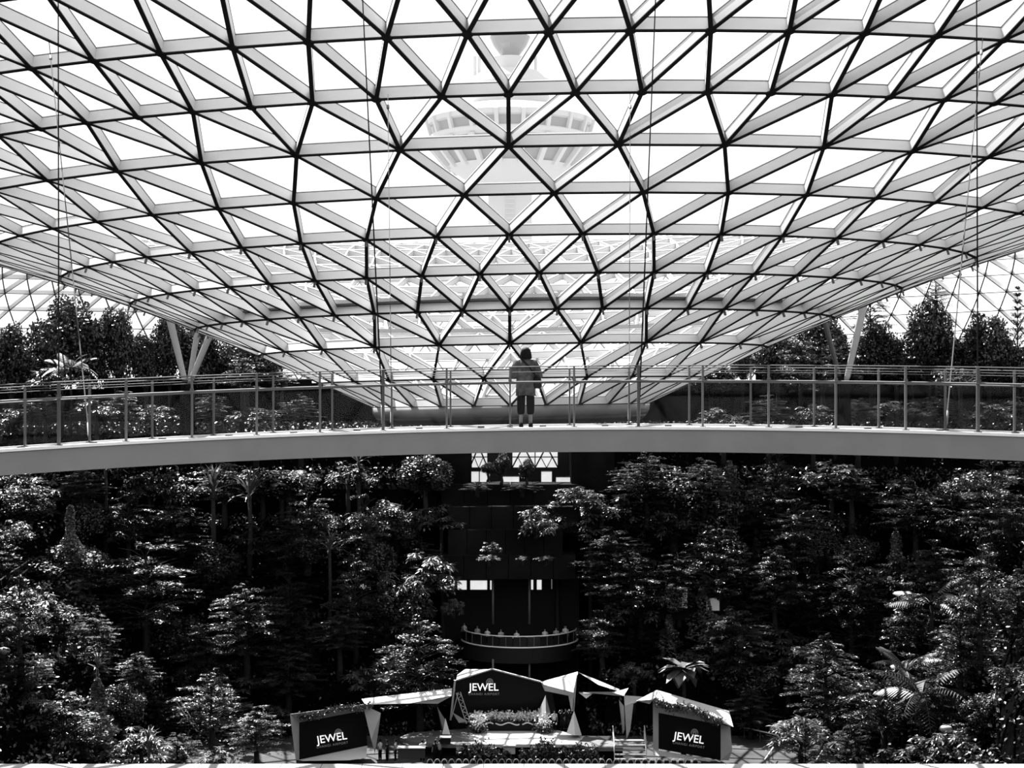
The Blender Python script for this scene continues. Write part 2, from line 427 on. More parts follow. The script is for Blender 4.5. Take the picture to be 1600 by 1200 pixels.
# ---------------------------------------------------------------- people
def skin_body(name, verts, edges_, radii, levels=2, root=0):
    me = bpy.data.meshes.new(name); me.from_pydata(verts, edges_, []); o = bpy.data.objects.new(name, me); COL.objects.link(o)
    s = o.modifiers.new('s', 'SKIN'); s.use_smooth_shade = True
    for i, r in enumerate(radii):
        sv = me.skin_vertices[0].data[i]; sv.radius = r if isinstance(r, tuple) else (r, r)
    for i in range(len(verts)): me.skin_vertices[0].data[i].use_root = (i == root)
    u = o.modifiers.new('u', 'SUBSURF'); u.levels = levels; u.render_levels = levels
    dg = bpy.context.evaluated_depsgraph_get(); dg.update(); ev = o.evaluated_get(dg); out = bpy.data.meshes.new_from_object(ev)
    bpy.data.objects.remove(o); return out
def hand_chain(v, e, r, wrist_i, d, side, down):   # five separate short fingers rooted in a palm
    wv = Vector(v[wrist_i]); d = Vector(d).normalized(); sd = Vector(side).normalized()
    p = wv+d*.05; v.append(tuple(p)); r.append((.030, .018)); e.append((wrist_i, len(v)-1)); pi_ = len(v)-1
    for k, (s_, L) in enumerate(((-.027, .065), (-.009, .078), (.009, .074), (.027, .058))):
        a = p+d*.035+sd*s_; b = a+d*L*.5+Vector(down)*.008; c = b+d*L*.4+Vector(down)*.022
        v.append(tuple(a)); r.append(.0095); e.append((pi_, len(v)-1))
        v.append(tuple(b)); r.append(.0085); e.append((len(v)-2, len(v)-1))
        v.append(tuple(c)); r.append(.007); e.append((len(v)-2, len(v)-1))
    a = wv+d*.02-sd*.035; b = a+d*.035-sd*.018; v.append(tuple(a)); r.append(.011); e.append((pi_, len(v)-1)); v.append(tuple(b)); r.append(.009); e.append((len(v)-2, len(v)-1))
def face_parts(root, hc, fy, hs=1.0):   # nose, eyes, mouth, ears; fy is the facing sign along y
    m = MB(); m.tube([hc+Vector((0, fy*.085, .01)), hc+Vector((0, fy*.108, -.02)), hc+Vector((0, fy*.088, -.032))], [.008, .013, .010], 8); m.build('nose', M_SKIN, root, True)
    for s in (-1, 1):
        m = MB(); m.lathe([(0.001, -.010), (.010, -.006), (.013, 0), (.010, .006), (.001, .010)], 10, hc+Vector((s*.032, fy*.083, .012))); m.build('eye', M_HAIR, root, True)
        m = MB(); m.loft([(hc+Vector((s*.078, 0, -.03)), .008, .012), (hc+Vector((s*.084, 0, 0)), .012, .020), (hc+Vector((s*.082, 0, .03)), .008, .014)], 8); m.build('ear', M_SKIN, root, True)
    m = MB(); m.box(hc+Vector((0, fy*.088, -.058)), (.045, .008, .009)); m.build('mouth', mat('lips', .12, .5), root)

px_, ZP = 821.5, nearD(.3)+1.05
pz = deckz(.3); bx = (px_-800)/F*ZP
per = thing('person', 'person seen from behind in loose pale blouse with dark bob and crossbody bag', 'person', (bx, ZP, pz))
# the figure looks away from us (+y); S scales a 1.62 m body
K = 1.0
v = [(0, 0, .90), (0, 0, 1.05), (0, -.01, 1.22), (0, 0, 1.36), (0, .01, 1.42), (0, .01, 1.47), (0, .02, 1.54),
     (-.085, 0, .86), (-.095, .0, .47), (-.10, -.02, .09), (-.10, .07, .035), (-.10, .13, .025),
     (.085, 0, .86), (.095, .01, .47), (.10, -.01, .09), (.10, .08, .035), (.10, .14, .025),
     (-.17, 0, 1.33), (-.245, .0, 1.10), (-.16, .19, 1.06),
     (.17, 0, 1.33), (.245, .0, 1.09), (.275, .08, .88)]
e = [(0, 1), (1, 2), (2, 3), (3, 4), (4, 5), (5, 6), (0, 7), (7, 8), (8, 9), (9, 10), (10, 11), (0, 12), (12, 13), (13, 14), (14, 15), (15, 16),
     (3, 17), (17, 18), (18, 19), (3, 20), (20, 21), (21, 22)]
r = [(.14, .10), (.125, .09), (.14, .10), (.10, .07), .055, .05, (.075, .09), .085, .055, .038, .04, .028, .085, .055, .038, .04, .028,
     .055, .043, .030, .055, .043, .030]
hand_chain(v, e, r, 19, (.75, .6, .1), (0, 0, 1), (0, 0, -1)); hand_chain(v, e, r, 22, (.1, .15, -1), (0, 1, 0), (0, 0, 0))
bm_ = skin_body('body', v, e, r); link('body', bm_, M_SKIN, per)
m = MB(); hc = Vector((0, .02, 1.55))
m.loft([(hc+Vector((0, .01, -.11)), .045, .06), (hc+Vector((0, .01, -.08)), .062, .078), (hc+Vector((0, 0, -.03)), .074, .09), (hc+Vector((0, 0, .02)), .077, .094), (hc+Vector((0, 0, .07)), .068, .082), (hc+Vector((0, 0, .095)), .04, .05)], 16)
m.build('head', M_SKIN, per, True); face_parts(per, hc, 1)
# bob haircut: back and sides, hem at the nape
m = MB(); n = 24; base = 0
secs = [(-.135, .118, .095), (-.10, .126, .104), (-.05, .122, .108), (0, .112, .110), (.05, .098, .102), (.085, .074, .080), (.108, .04, .045), (.115, .006, .008)]
for dz, rx, ry in secs:
    for k in range(n):
        a = 2*PI*k/n; yy = math.sin(a); fr = 1.0 if yy < .35 else max(.55, 1-(yy-.35)*.75) if dz < .03 else 1.0
        m.v.append((hc.x+rx*math.cos(a)*(1+.03*math.sin(7*a)), hc.y-.012+ry*yy*fr, hc.z+dz+(.012*math.sin(5*a) if dz < -.1 else 0)))
for i in range(len(secs)-1):
    for k in range(n): m.f.append((i*n+k, i*n+(k+1) % n, (i+1)*n+(k+1) % n, (i+1)*n+k)); m.mi.append(0)
m.build('hair', M_HAIR, per, True)
# blouse: loose, hem at the hip, wide short sleeves
m = MB(); n = 28; secs = [(.655, .20, .155), (.72, .20, .17), (.86, .20, .175), (.98, .19, .15), (1.10, .185, .14), (1.22, .19, .135), (1.31, .185, .12), (1.375, .14, .095), (1.41, .085, .075), (1.43, .065, .062)]
for z, rx, ry in secs:
    for k in range(n):
        a = 2*PI*k/n; f_ = 1+(.05*math.sin(9*a+z*4) if z < 1.2 else .015*math.sin(9*a)); m.v.append((rx*math.cos(a)*f_, ry*math.sin(a)*f_, z+(.012*math.sin(3*a) if z < .7 else 0)))
for i in range(len(secs)-1):
    for k in range(n): m.f.append((i*n+k, i*n+(k+1) % n, (i+1)*n+(k+1) % n, (i+1)*n+k)); m.mi.append(0)
blouse = m.build('blouse', M_SHIRT, per, True)
for s in (-1, 1):
    m = MB(); m.tube([(s*.10, 0, 1.34), (s*.17, 0, 1.325), (s*.215, .0, 1.22), (s*.245, .0, 1.11), (s*.25, .035, 1.05)], [.07, .088, .092, .098, .105], 14); m.build('sleeve', M_SHIRT, per, True)
m = MB(); m.box((-.01, -.162, .93), (.20, .012, .17)); 
# trousers
tv = [(0, 0, .88), (-.09, 0, .80), (-.098, .0, .5), (-.10, -.015, .24), (.09, 0, .80), (.098, .01, .5), (.10, -.005, .24)]
te = [(0, 1), (1, 2), (2, 3), (0, 4), (4, 5), (5, 6)]
link('trousers', skin_body('trousers', tv, te, [(.12, .09), (.092, .092), .094, .082, (.092, .092), .094, .082]), M_PANTS, per)
for s in (-1, 1):
    m = MB(); y0 = 0 if s < 0 else .01
    m.loft([((s*.10, .05+y0, 0), .045, .13), ((s*.10, .05+y0, .03), .05, .135), ((s*.10, .03+y0, .06), .045, .11), ((s*.10, -.02+y0, .09), .040, .055)], 14); m.build('shoe', M_BLACK, per, True)
m = MB(); m.loft([((.245, -.06, .80), .05, .05), ((.25, -.06, .83), .085, .06), ((.25, -.06, .93), .09, .06), ((.245, -.06, 1.02), .07, .05), ((.24, -.06, 1.04), .04, .04)], 14)
bag = m.build('shoulder_bag', M_BLACK, per, True)
m = MB(); q = [(.24, -.10, 1.03), (.17, -.16, 1.12), (.08, -.165, 1.25), (-.02, -.135, 1.35), (-.075, -.075, 1.425), (-.09, 0, 1.44), (-.06, .09, 1.40), (.06, .15, 1.25), (.18, .14, 1.10), (.25, .0, 1.04)]
for i in range(len(q)-1):
    d = (Vector(q[i])*.5+Vector(q[i+1])*.5); d.z = 0; m.bar(q[i], q[i+1], .035, .012, d if d.length > .02 else Vector((0, -1, .4)))
m.build('strap', M_BLACK, bag)
per.rotation_euler.z = math.radians(-4)

# ---------------------------------------------------------------- stage people (smaller figures, one continuous body each)
FIG = {}
def fig_mesh(pose):
    if pose in FIG: return FIG[pose]
    if pose == 'sit':
        v = [(0, 0, .52), (0, 0, .75), (0, 0, .98), (0, 0, 1.08), (0, -.01, 1.16), (-.09, -.02, .50), (-.10, -.42, .50), (-.10, -.42, .08), (-.10, -.5, .04),
             (.09, -.02, .50), (.10, -.42, .50), (.10, -.42, .08), (.10, -.5, .04), (-.19, 0, .95), (-.24, -.08, .70), (-.14, -.30, .64), (.19, 0, .95), (.24, -.08, .70), (.14, -.30, .64)]
    else:
        v = [(0, 0, .92), (0, 0, 1.12), (0, 0, 1.38), (0, 0, 1.48), (0, -.01, 1.56), (-.09, 0, .86), (-.10, -.02, .48), (-.11, 0, .08), (-.11, -.09, .04),
             (.09, 0, .86), (.10, -.02, .48), (.11, 0, .08), (.11, -.09, .04), (-.20, 0, 1.38), (-.25, -.02, 1.10), (-.20, -.18, .98), (.20, 0, 1.38), (.26, 0, 1.10), (.24, -.08, .86)]
        if pose == 'raise': v[14] = (-.28, -.10, 1.52); v[15] = (-.18, -.2, 1.72)
    e = [(0, 1), (1, 2), (2, 3), (3, 4), (0, 5), (5, 6), (6, 7), (7, 8), (0, 9), (9, 10), (10, 11), (11, 12), (2, 13), (13, 14), (14, 15), (2, 16), (16, 17), (17, 18)]
    r = [(.15, .11), (.13, .1), (.13, .09), .05, .06, .09, .06, .045, .04, .09, .06, .045, .04, .06, .045, .03, .06, .045, .03]
    v = [tuple(a) for a in v]
    hand_chain(v, e, r, 15, (0, -1, -.2), (1, 0, 0), (0, 0, -1)); hand_chain(v, e, r, 18, (0, -.3, -1), (0, 1, 0), (0, 0, 0))
    FIG[pose] = skin_body('body', v, e, r, 1); FIG[pose].materials.append(M_SKIN); return FIG[pose]
def figure(label, loc, pose='stand', rz=0, top=None, legs=None, group=None):
    root = thing('person', label, 'person', loc, group); root.rotation_euler.z = rz
    o = link('body', fig_mesh(pose), None, root)
    dz = 0 if pose != 'sit' else -.40
    hc = Vector((0, -.01, 1.63+dz)); m = MB(); m.loft([(hc+Vector((0, 0, -.10)), .045, .055), (hc+Vector((0, 0, -.05)), .07, .085), (hc+Vector((0, 0, .02)), .078, .095), (hc+Vector((0, 0, .09)), .05, .06), (hc+Vector((0, 0, .11)), .01, .012)], 10); m.build('head', M_SKIN, root, True)
    m = MB(); m.loft([(hc+Vector((0, .03, -.07)), .078, .075), (hc+Vector((0, .022, .02)), .09, .095), (hc+Vector((0, .01, .09)), .07, .08), (hc+Vector((0, 0, .125)), .02, .025)], 10); m.build('hair', M_HAIR, root, True)
    m = MB(); z0 = .88+dz
    m.loft([((0, 0, z0), .17, .13), ((0, 0, z0+.25), .16, .12), ((0, 0, z0+.45), .19, .12), ((0, 0, z0+.58), .12, .08), ((0, 0, z0+.62), .06, .06)], 12)
    for s in (-1, 1):
        b_ = v14 = (-.28, -.10, 1.50) if (pose == 'raise' and s < 0) else (s*.235, -.02, 1.16+dz)
        m.tube([(s*.14, 0, 1.38+dz), (s*.20, 0, 1.36+dz), b_], [.065, .072, .062], 8)
    m.build('shirt', top or M_WHITE, root, True)
    m = MB()
    for s in (-1, 1):
        if pose == 'sit': m.tube([(s*.07, .03, .50), (s*.10, -.42, .51), (s*.10, -.43, .12)], [.11, .085, .065], 8)
        else: m.tube([(s*.07, 0, .92), (s*.10, -.02, .48), (s*.11, 0, .10)], [.115, .08, .065], 8)
    m.build('trousers', legs or M_PANTS, root, True)
    for s in (-1, 1):
        yy = -.46 if pose == 'sit' else -.04
        m = MB(); m.loft([((s*.11, yy, 0), .045, .12), ((s*.11, yy, .05), .045, .11), ((s*.11, yy+.04, .09), .035, .05)], 8); m.build('shoe', M_BLACK, root, True)
    return root
# ---------------------------------------------------------------- far facade in the middle of the slope
ZF = 163
def bandbox(mb, px0, px1, py0, py1, Z, dep):
    a = P(px0, py1, Z); b = P(px1, py0, Z); mb.add([(a.x, Z, a.z), (b.x, Z, a.z), (b.x, Z+dep, a.z), (a.x, Z+dep, a.z), (a.x, Z, b.z), (b.x, Z, b.z), (b.x, Z+dep, b.z), (a.x, Z+dep, b.z)], BOXF)
fac = thing('wall_center', 'dark stepped terrace wall with planters below the bridge', None, (0, ZF, 0), kind='structure')
M_PANEL = mat('brown dark panel', .0055, .8, .03, noise=.5, scale=.3)
for q in ((690, 905, 757, 800, 160), (700, 905, 792, 832, 157), (690, 900, 868, 905, 154.5), (700, 880, 828, 870, 155.5)):
    m = MB(); n = 6
    for i in range(n):
        a = q[0]+(q[1]-q[0])*i/n; b = q[0]+(q[1]-q[0])*(i+1)/n-.8; bandbox(m, a, b, q[2], q[3], q[4]+.05*(i % 2), 9)
        m.build('cladding_panel', M_PANEL, fac); m = MB()
m = MB(); bandbox(m, 660, 735, 700, 905, 161, 6); bandbox(m, 893, 960, 700, 905, 161, 6); m.build('side_wall', M_STONE, fac)
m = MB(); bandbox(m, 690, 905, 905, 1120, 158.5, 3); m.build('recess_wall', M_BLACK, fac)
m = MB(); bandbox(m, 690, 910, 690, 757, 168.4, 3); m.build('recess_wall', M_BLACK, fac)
for x0, x1 in ((768.5, 772), (825.5, 829)):
    for y0, y1, Z in ((905, 975, 156), (1030, 1070, 152)):
        a = P(x0, y1, Z); b = P(x1, y0, Z); m = MB(); m.tube([((a.x+b.x)/2, Z, a.z), ((a.x+b.x)/2, Z, b.z)], (b.x-a.x)/2, 10); m.build('column', mat('pale column', .09, .5), fac, True)
rebase(fac)
def window(n, px0, px1, py0, py1, Z, cols, rows=1, tri=False):
    a = P(px0, py1, Z); b = P(px1, py0, Z); W = b.x-a.x; H = b.z-a.z
    root = thing('window_%d' % n, None, None, (a.x, Z, a.z), kind='structure')
    for i in range(cols):
        for j in range(rows):
            m = MB(); m.box((W*(i+.5)/cols, 0, H*(j+.5)/rows), (W/cols-.08, .04, H/rows-.08)); m.build('pane', M_LITWIN, root)
    m = MB()
    for i in range(cols+1): m.box((W*i/cols, -.06, H/2), (.10, .12, H+.1))
    for j in range(rows+1): m.box((W/2, -.06, H*j/rows), (W+.1, .12, .10))
    if tri:
        k = max(1, cols)
        for i in range(k):
            xa, xb = W*i/k, W*(i+1)/k
            m.bar((xa, -.12, 0), ((xa+xb)/2, -.12, H), .14, .1, (0, 1, 0)); m.bar(((xa+xb)/2, -.12, H), (xb, -.12, 0), .14, .1, (0, 1, 0))
            m.bar((xa+(xb-xa)*.5, -.12, 0), (xa+(xb-xa)*.75, -.12, H/2), .08, .08, (0, 1, 0)); m.bar((xa+(xb-xa)*.5, -.12, 0), (xa+(xb-xa)*.25, -.12, H/2), .08, .08, (0, 1, 0))
    m.build('window_frame', M_BLACK, root)
window(1, 734, 762, 697, 731, 167.5, 1, 2, True); window(2, 800, 872, 697, 731, 167.5, 2, 2, True)
window(3, 732, 766, 736, 758, 165, 2); window(4, 783, 812, 744, 758, 165, 1); window(5, 845, 863, 736, 756, 165, 1); window(6, 868, 893, 745, 757, 165, 1)
window(7, 683, 711, 906, 922, 154.3, 1); window(8, 714, 730, 906, 922, 154.3, 1); window(9, 734, 762, 906, 922, 154.3, 1); window(10, 765, 769, 906, 922, 154.3, 1)
window(11, 829, 834, 905, 922, 154.3, 1); window(12, 838, 847, 905, 922, 154.3, 1); window(13, 861, 863, 904, 921, 154.3, 1)
M_DIMWIN = mat('dim lit shop wall', .3, .6, emit=.10)
for px0, px1, py0, py1, lb in ((1040, 1074, 917, 950, 'wide pale lit shopfront glimpsed between trees right of the balcony'), (1104, 1124, 934, 954, 'narrow pale lit shopfront right of the wide one')):
    Z = 150; a = P(px0, py1, Z); b = P(px1, py0, Z); r_ = thing('shopfront', lb, 'shopfront', (a.x, Z, a.z))
    W, H = b.x-a.x, b.z-a.z; m = MB(); m.box((W/2, 0, H/2), (W, .1, H)); m.build('lit_panel', M_DIMWIN, r_)
    m = MB(); m.box((W/2, -.1, -.08), (W+.2, .3, .16)); m.box((W/2, -.1, H+.08), (W+.2, .3, .16)); m.build('trim', M_STONE, r_)
    m = MB(); m.box((W/2, 3, H/2-.4), (W+2, 5.7, H+1.5)); m.build('housing', M_STONE, r_)
# balcony
ZB = 157; bc = Vector((P(812, 1000, ZB).x, ZB, 0))
def zat(py, Z): return EYE+(622-py)/F*Z
bal = thing('balcony', 'curved dark dining balcony with glass rail above the stage', 'balcony', (bc.x, ZB, zat(1010, 151)))
zf = zat(1013, 151.4)
A0, A1 = PI, 2*PI
m = MB(); m.lathe([(0, 0), (5.6, 0), (5.6, -1.45), (5.3, -1.5), (0, -1.5)], 48, (bc.x, ZB, zf), 0, A0, A1, sx=1.0, sy=1.0); m.build('slab', mat('balcony fascia', .012, .6, .1), bal)
m = MB(); m.lathe([(5.5, .0), (5.68, 0), (5.68, .09), (5.5, .09)], 48, (bc.x, ZB, zf), 0, A0, A1); m.build('edge_line', mat('pale edge trim', .7, .4), bal, True)
m = MB(); m.lathe([(5.45, 1.05), (5.55, 1.05), (5.55, 1.13), (5.45, 1.13)], 48, (bc.x, ZB, zf), 0, A0, A1); m.build('handrail', mat('pale edge trim', .7, .4), bal, True)
for k in range(13):
    a = A0+(A1-A0)*(k+.5)/13; m = MB(); m.box((bc.x+5.5*math.cos(a), ZB+5.5*math.sin(a), zf+.55), (.07, .07, 1.1)); m.build('post', M_STEEL, bal)
    m = MB(); a2 = A0+(A1-A0)*(k+1)/13; p1 = Vector((bc.x+5.5*math.cos(a-.11), ZB+5.5*math.sin(a-.11), zf)); p2 = Vector((bc.x+5.5*math.cos(a+.11), ZB+5.5*math.sin(a+.11), zf))
    m.add([p1+Vector((0, 0, .1)), p2+Vector((0, 0, .1)), p2+Vector((0, 0, 1)), p1+Vector((0, 0, 1))], [(0, 1, 2, 3)]); m.build('glass_panel', mat('smoked glass', .01, .3), bal)
rebase(bal)
spots = [(-4.2, -1.0), (-3.2, -2.6), (-1.9, -3.2), (-.4, -4.0), (1.0, -3.4), (2.3, -3.0), (3.4, -2.2), (4.3, -.8)]
wh = ['far left end', 'left end', 'left of the middle', 'middle left', 'middle', 'right of the middle', 'right end', 'far right end']
for k, (dx, dy) in enumerate(spots):
    t = thing('cafe_table', 'small pale topped table at the %s of the balcony' % wh[k], 'table', (bc.x+dx, ZB+dy, zf), 'tables on the balcony')
    m = MB(); m.lathe([(.02, .72), (.42, .72), (.42, .76), (.02, .76)], 16, caps=True); m.build('tabletop', M_GREYF, t)
    m = MB(); m.lathe([(.22, 0), (.22, .03), (.04, .05), (.04, .72)], 12, caps=True); m.build('pedestal', M_BLACK, t)
    if k != 4:
        figure('small figure seated by the table at the %s of the balcony' % wh[k], (bc.x+dx+.1, ZB+dy+.85, zf), 'sit', random.uniform(-.4, .4), M_WHITE if k % 2 else M_GREYF, None, 'diners on the balcony')
figure('small standing figure in white right of the balcony', (P(884, 985, 154).x, 154, zf), 'stand', .4, M_WHITE)
figure('small standing figure in pale top left of the balcony', (P(711, 985, 156).x+.9, 156, zf), 'stand', -.5, M_GREYF)

# ---------------------------------------------------------------- stage
SZ = EYE-28.6
def Q(px, py, H=SZ):   # point on a level H seen at the pixel
    Z = (EYE-H)*F/(py-622); return Vector(((px-800)/F*Z, Z, H))
def c4(x, y): return (430+x/4, 1000+y/4)
def c5(x, y): return (780+x/4, 1000+y/4)
stage = thing('stage', 'low stage with gleaming white floor and grey wings', 'stage', Q(820, 1155))
def flat(mb, pts, H, th): mb.plate([Q(x, y, H) for x, y in pts], (0, 0, -th))
m = MB(); flat(m, [(757, 1163), (905, 1163), (912, 1151), (872, 1141), (745, 1141), (730, 1150)], SZ, .25); m.build('floor_white', M_STAGE, stage)
m = MB(); flat(m, [(912, 1151), (905, 1163), (922, 1168), (973, 1168), (972, 1162), (934, 1152)], SZ-.02, .3); m.build('wing', M_STAGEG, stage)
m = MB(); flat(m, [(625, 1152), (640, 1145), (735, 1138), (745, 1141), (730, 1150), (757, 1163), (700, 1163), (640, 1158)], SZ-.02, .3); m.build('wing', M_STAGEG, stage)
m = MB(); flat(m, [(757, 1163.5), (905, 1163.5), (922, 1168), (973, 1168), (960, 1150), (740, 1150)], SZ-.3, 1.1); m.build('riser', M_BLACK, stage)
rebase(stage)

def lettering(root, pos, size, rx=0, rz=0, shear=0):
    for txt, s, dz, mt, nm in (('JEWEL', size, 0, M_LETTER, 'lettering'), ('CHANGI AIRPORT', size*.30, -size*.42, M_LETTERDIM, 'small_lettering')):
        cu = bpy.data.curves.new(nm, 'FONT'); cu.body = txt; cu.size = s; cu.align_x = 'CENTER'; cu.extrude = .01; cu.space_character = 1.0 if nm == 'lettering' else 1.25
        if nm == 'lettering': cu.offset = .004
        o_ = link(nm, cu, None, None); dg = bpy.context.evaluated_depsgraph_get(); dg.update(); me = bpy.data.meshes.new_from_object(o_.evaluated_get(dg)); bpy.data.objects.remove(o_); me.materials.clear(); o = link(nm, me, mt, root)
        o.rotation_mode = 'XYZ'; M_ = Matrix.Rotation(rz, 4, 'Z') @ Matrix.Rotation(shear, 4, 'Y') @ Matrix.Rotation(PI/2, 4, 'X')
        o.matrix_local = Matrix.Translation(Vector(pos)+Vector((0, -.03, dz))) @ M_
    # little flower emblem between W and E
    m = MB(); c = Vector(pos)+Vector((size*.55, -.03, size*.78))
    for k in range(6):
        a = PI*k/5; c2 = c+Vector((math.cos(a)*size*.20, 0, math.sin(a)*size*.22)); q = [c2+Vector((math.cos(b)*size*.13, 0, math.sin(b)*size*.15)) for b in [2*PI*j/10 for j in range(11)]]
        m.tube(q, .016, 4, caps=False)
    m.tube([c+Vector((-size*.1, 0, -size*.1)), c+Vector((-size*.12, 0, -size*.45)), c+Vector((-size*.22, 0, -size*.62))], .025, 4)
    m.build('flower_emblem', M_LETTERDIM, root)
def ppl(pts, th, name, mt, root):   # faceted panel: (px,py,Z)
    m = MB(); m.plate([P(*p)-Vector(root.location) for p in pts], (0, th, 0)); return m.build(name, mt, root)
def prism(pts, name, mt, root):   # hull of pixel points at their own depths
    bm = bmesh.new()
    for p in pts: bm.verts.new(P(*p)-Vector(root.location))
    bmesh.ops.convex_hull(bm, input=bm.verts); me = bpy.data.meshes.new(name); bm.to_mesh(me); bm.free(); return link(name, me, mt, root)
# left screen
Z1 = 134
ls = thing('display_screen', 'left large screen in faceted white frame, tilted upward to the right', 'screen', P(520, 1187, Z1))
ppl([(467.5, 1187, Z1), (574, 1165, Z1+1), (569, 1110, Z1+1), (468, 1129, Z1)], .3, 'display', M_SCREEN, ls)
prism([(453, 1116, Z1-1), (462, 1188, Z1-.6), (467.5, 1187, Z1-.05), (467.5, 1129, Z1-.05), (455, 1116, Z1+.8), (463, 1188, Z1+.8)], 'frame_side', M_GREYF, ls)
prism([(453, 1116, Z1-1), (467.5, 1129, Z1-.05), (569, 1110, Z1+.95), (567, 1101, Z1+.2), (455, 1115.5, Z1+1), (568, 1100.5, Z1+1.6)], 'frame_top', M_GREYF, ls)
prism([(467.5, 1187, Z1-.1), (574, 1165, Z1+.8), (573, 1169, Z1+.3), (472, 1189, Z1-.8), (572, 1184, Z1-1.5), (545, 1188, Z1-1.8)], 'frame_foot', M_WHITE, ls)
prism([(567, 1101, Z1-.2), (595, 1114, Z1-.6), (586, 1178, Z1-.2), (580, 1156, Z1-1.2), (571, 1103, Z1+1), (590, 1116, Z1+1)], 'frame_column', M_GREYF, ls)
lettering(ls, P(519, 1159, Z1-.1)-Vector(ls.location)+Vector((0, .2, 0)), .90, 0, 0, -math.radians(9))
# canopy between left and middle screens
cl_ = thing('stage_canopy', 'folded white canopy strip left of the middle screen', 'canopy', P(640, 1095, 137))
prism([(565, 1092, 137), (571, 1101, 135.5), (640, 1099, 136), (706, 1087, 137), (706, 1075.5, 138.5), (640, 1089, 138.5)], 'roof_fold', M_WHITE, cl_)
prism([(640, 1099, 136), (684, 1099.5, 137), (706, 1087.5, 137.5), (690, 1092, 139)], 'roof_gusset', M_GREYF, cl_)
prism([(696, 1122, 137), (691, 1147.5, 136.5), (703.5, 1147.5, 137), (699, 1145, 138.5)], 'foot_spike', M_WHITE, cl_)
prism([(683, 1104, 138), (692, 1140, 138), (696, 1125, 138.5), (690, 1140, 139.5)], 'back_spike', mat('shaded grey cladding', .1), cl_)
# middle screen
Z2 = 141
ms = thing('display_screen', 'middle gabled black screen behind the white stage', 'screen', P(775, 1140, Z2), )
ppl([(704, 1143, Z2), (874, 1143, Z2), (862, 1075, Z2), (845, 1066, Z2), (769, 1046, Z2), (713, 1063, Z2)], .3, 'display', M_SCREEN, ms)
m = MB()
for a, b in (((713, 1063), (769, 1045.6)), ((769, 1045.6), (845, 1065.5))): m.bar(P(*a, Z2)-Vector(ms.location), P(*b, Z2)-Vector(ms.location), .1, .35, (0, 1, 0), 0, -.1)
m.build('ridge_trim', mat('ridge trim grey', .2), ms)
m = MB(); m.bar(P(704, 1125, Z2-.2)-Vector(ms.location), P(711, 1063, Z2-.2)-Vector(ms.location), .16, .35, (0, 1, 0), 0, -.1); m.build('side_trim', M_GREYF, ms)
prism([(713.5, 1062.5, Z2-.1), (714, 1055, Z2+1), (727, 1045.5, Z2+2), (740, 1046, Z2+2), (767, 1045.8, Z2+1)], 'roof_wing', M_WHITE, ms)
lettering(ms, P(756, 1079, Z2-.1)-Vector(ms.location), .92)
la = thing('lattice_ladder', 'slim leaning lattice mast in front of the middle screen', 'mast', P(730, 1130, 139.5))
m = MB(); a, b = P(716, 1082, 139.5)-Vector(la.location), P(732, 1130, 139)-Vector(la.location); s_ = Vector((.18, 0, .04))
m.tube([a-s_, b-s_], .035, 5); m.tube([a+s_, b+s_], .035, 5)
for k in range(10):
    t0 = k/10; t1 = (k+1)/10; m.tube([a.lerp(b, t0)+s_*(1 if k % 2 else -1), a.lerp(b, t1)-s_*(1 if k % 2 else -1)], .022, 4)
m.build('lattice', M_GREYF, la)
m = MB(); m.tube([a, P(706, 1120, 139.5)-Vector(la.location)], .04, 5); m.build('brace', M_GREYF, la)
pk = thing('faceted_wedge', 'low grey wedge left of the flower bank', 'stage decoration', P(718, 1125, 140)); prism([(707, 1113, 140.5), (730, 1127, 139), (728, 1130, 139.3), (717, 1129.5, 139.5), (712, 1122, 141)], 'wedge', M_GREYF, pk)
pk = thing('faceted_wedge', 'tall grey pyramid right of the flower bank', 'stage decoration', P(855, 1120, 140)); prism([(852.5, 1086, 140), (839, 1117, 139.5), (861, 1118, 140.3), (853, 1118, 139), (857, 1117, 141.5)], 'pyramid', M_GREYF, pk)
# right gate: white faceted canopy and columns
rg = thing('stage_canopy', 'bright white faceted gateway right of the middle screen', 'canopy', P(880, 1140, 138))
prism([(845, 1065.5, 140), (902.5, 1049.5, 140.5), (896, 1082, 137), (850, 1070, 138), (903, 1052, 139)], 'roof_fold', M_WHITE, rg)
prism([(845, 1065.5, 140), (851, 1079.5, 139), (888, 1087, 138), (896, 1083, 137), (852, 1071, 138)], 'roof_gusset', M_GREYF, rg)
prism([(888, 1086, 138), (896, 1082, 137), (897.5, 1110, 137.3), (893, 1112, 137), (895, 1100, 139)], 'column', M_GREYF, rg)
prism([(896, 1082, 137), (897.5, 1110, 137), (902, 1050, 138.8), (900, 1060, 139.4)], 'column_face', M_GREYF, rg)
prism([(897, 1110, 136.8), (885, 1146, 136.3), (898, 1149, 135.7), (909, 1149, 136.6), (900, 1147, 138)], 'column_foot', M_WHITE, rg)
# open frame right of it
of = thing('stage_canopy', 'thin folded white frame between gateway and right screen', 'canopy', P(950, 1150, 137))
m = MB()
L_ = Vector(of.location)
m.build('beam', M_WHITE, of) if False else None
prism([(903, 1050, 139.5), (968, 1077, 138), (966, 1080, 137.8), (935, 1070, 138)], 'roof_edge', M_WHITE, of)
prism([(902, 1081, 138), (956, 1081, 137), (975, 1088, 137), (974, 1083, 138)], 'front_beam', M_GREYF, of)
prism([(904, 1082, 138), (916, 1091.5, 137.5), (928, 1082.5, 138), (916, 1082, 138.6)], 'gusset', M_WHITE, of)
prism([(956, 1082, 137), (982, 1075, 137.5), (975, 1087, 136.6), (969, 1084, 137.8)], 'roof_wing', M_WHITE, of)
prism([(975, 1086.5, 137), (1005, 1088.5, 137), (993, 1098, 136.7), (976, 1103.5, 136.5)], 'corner_facet', M_GREYF, of)
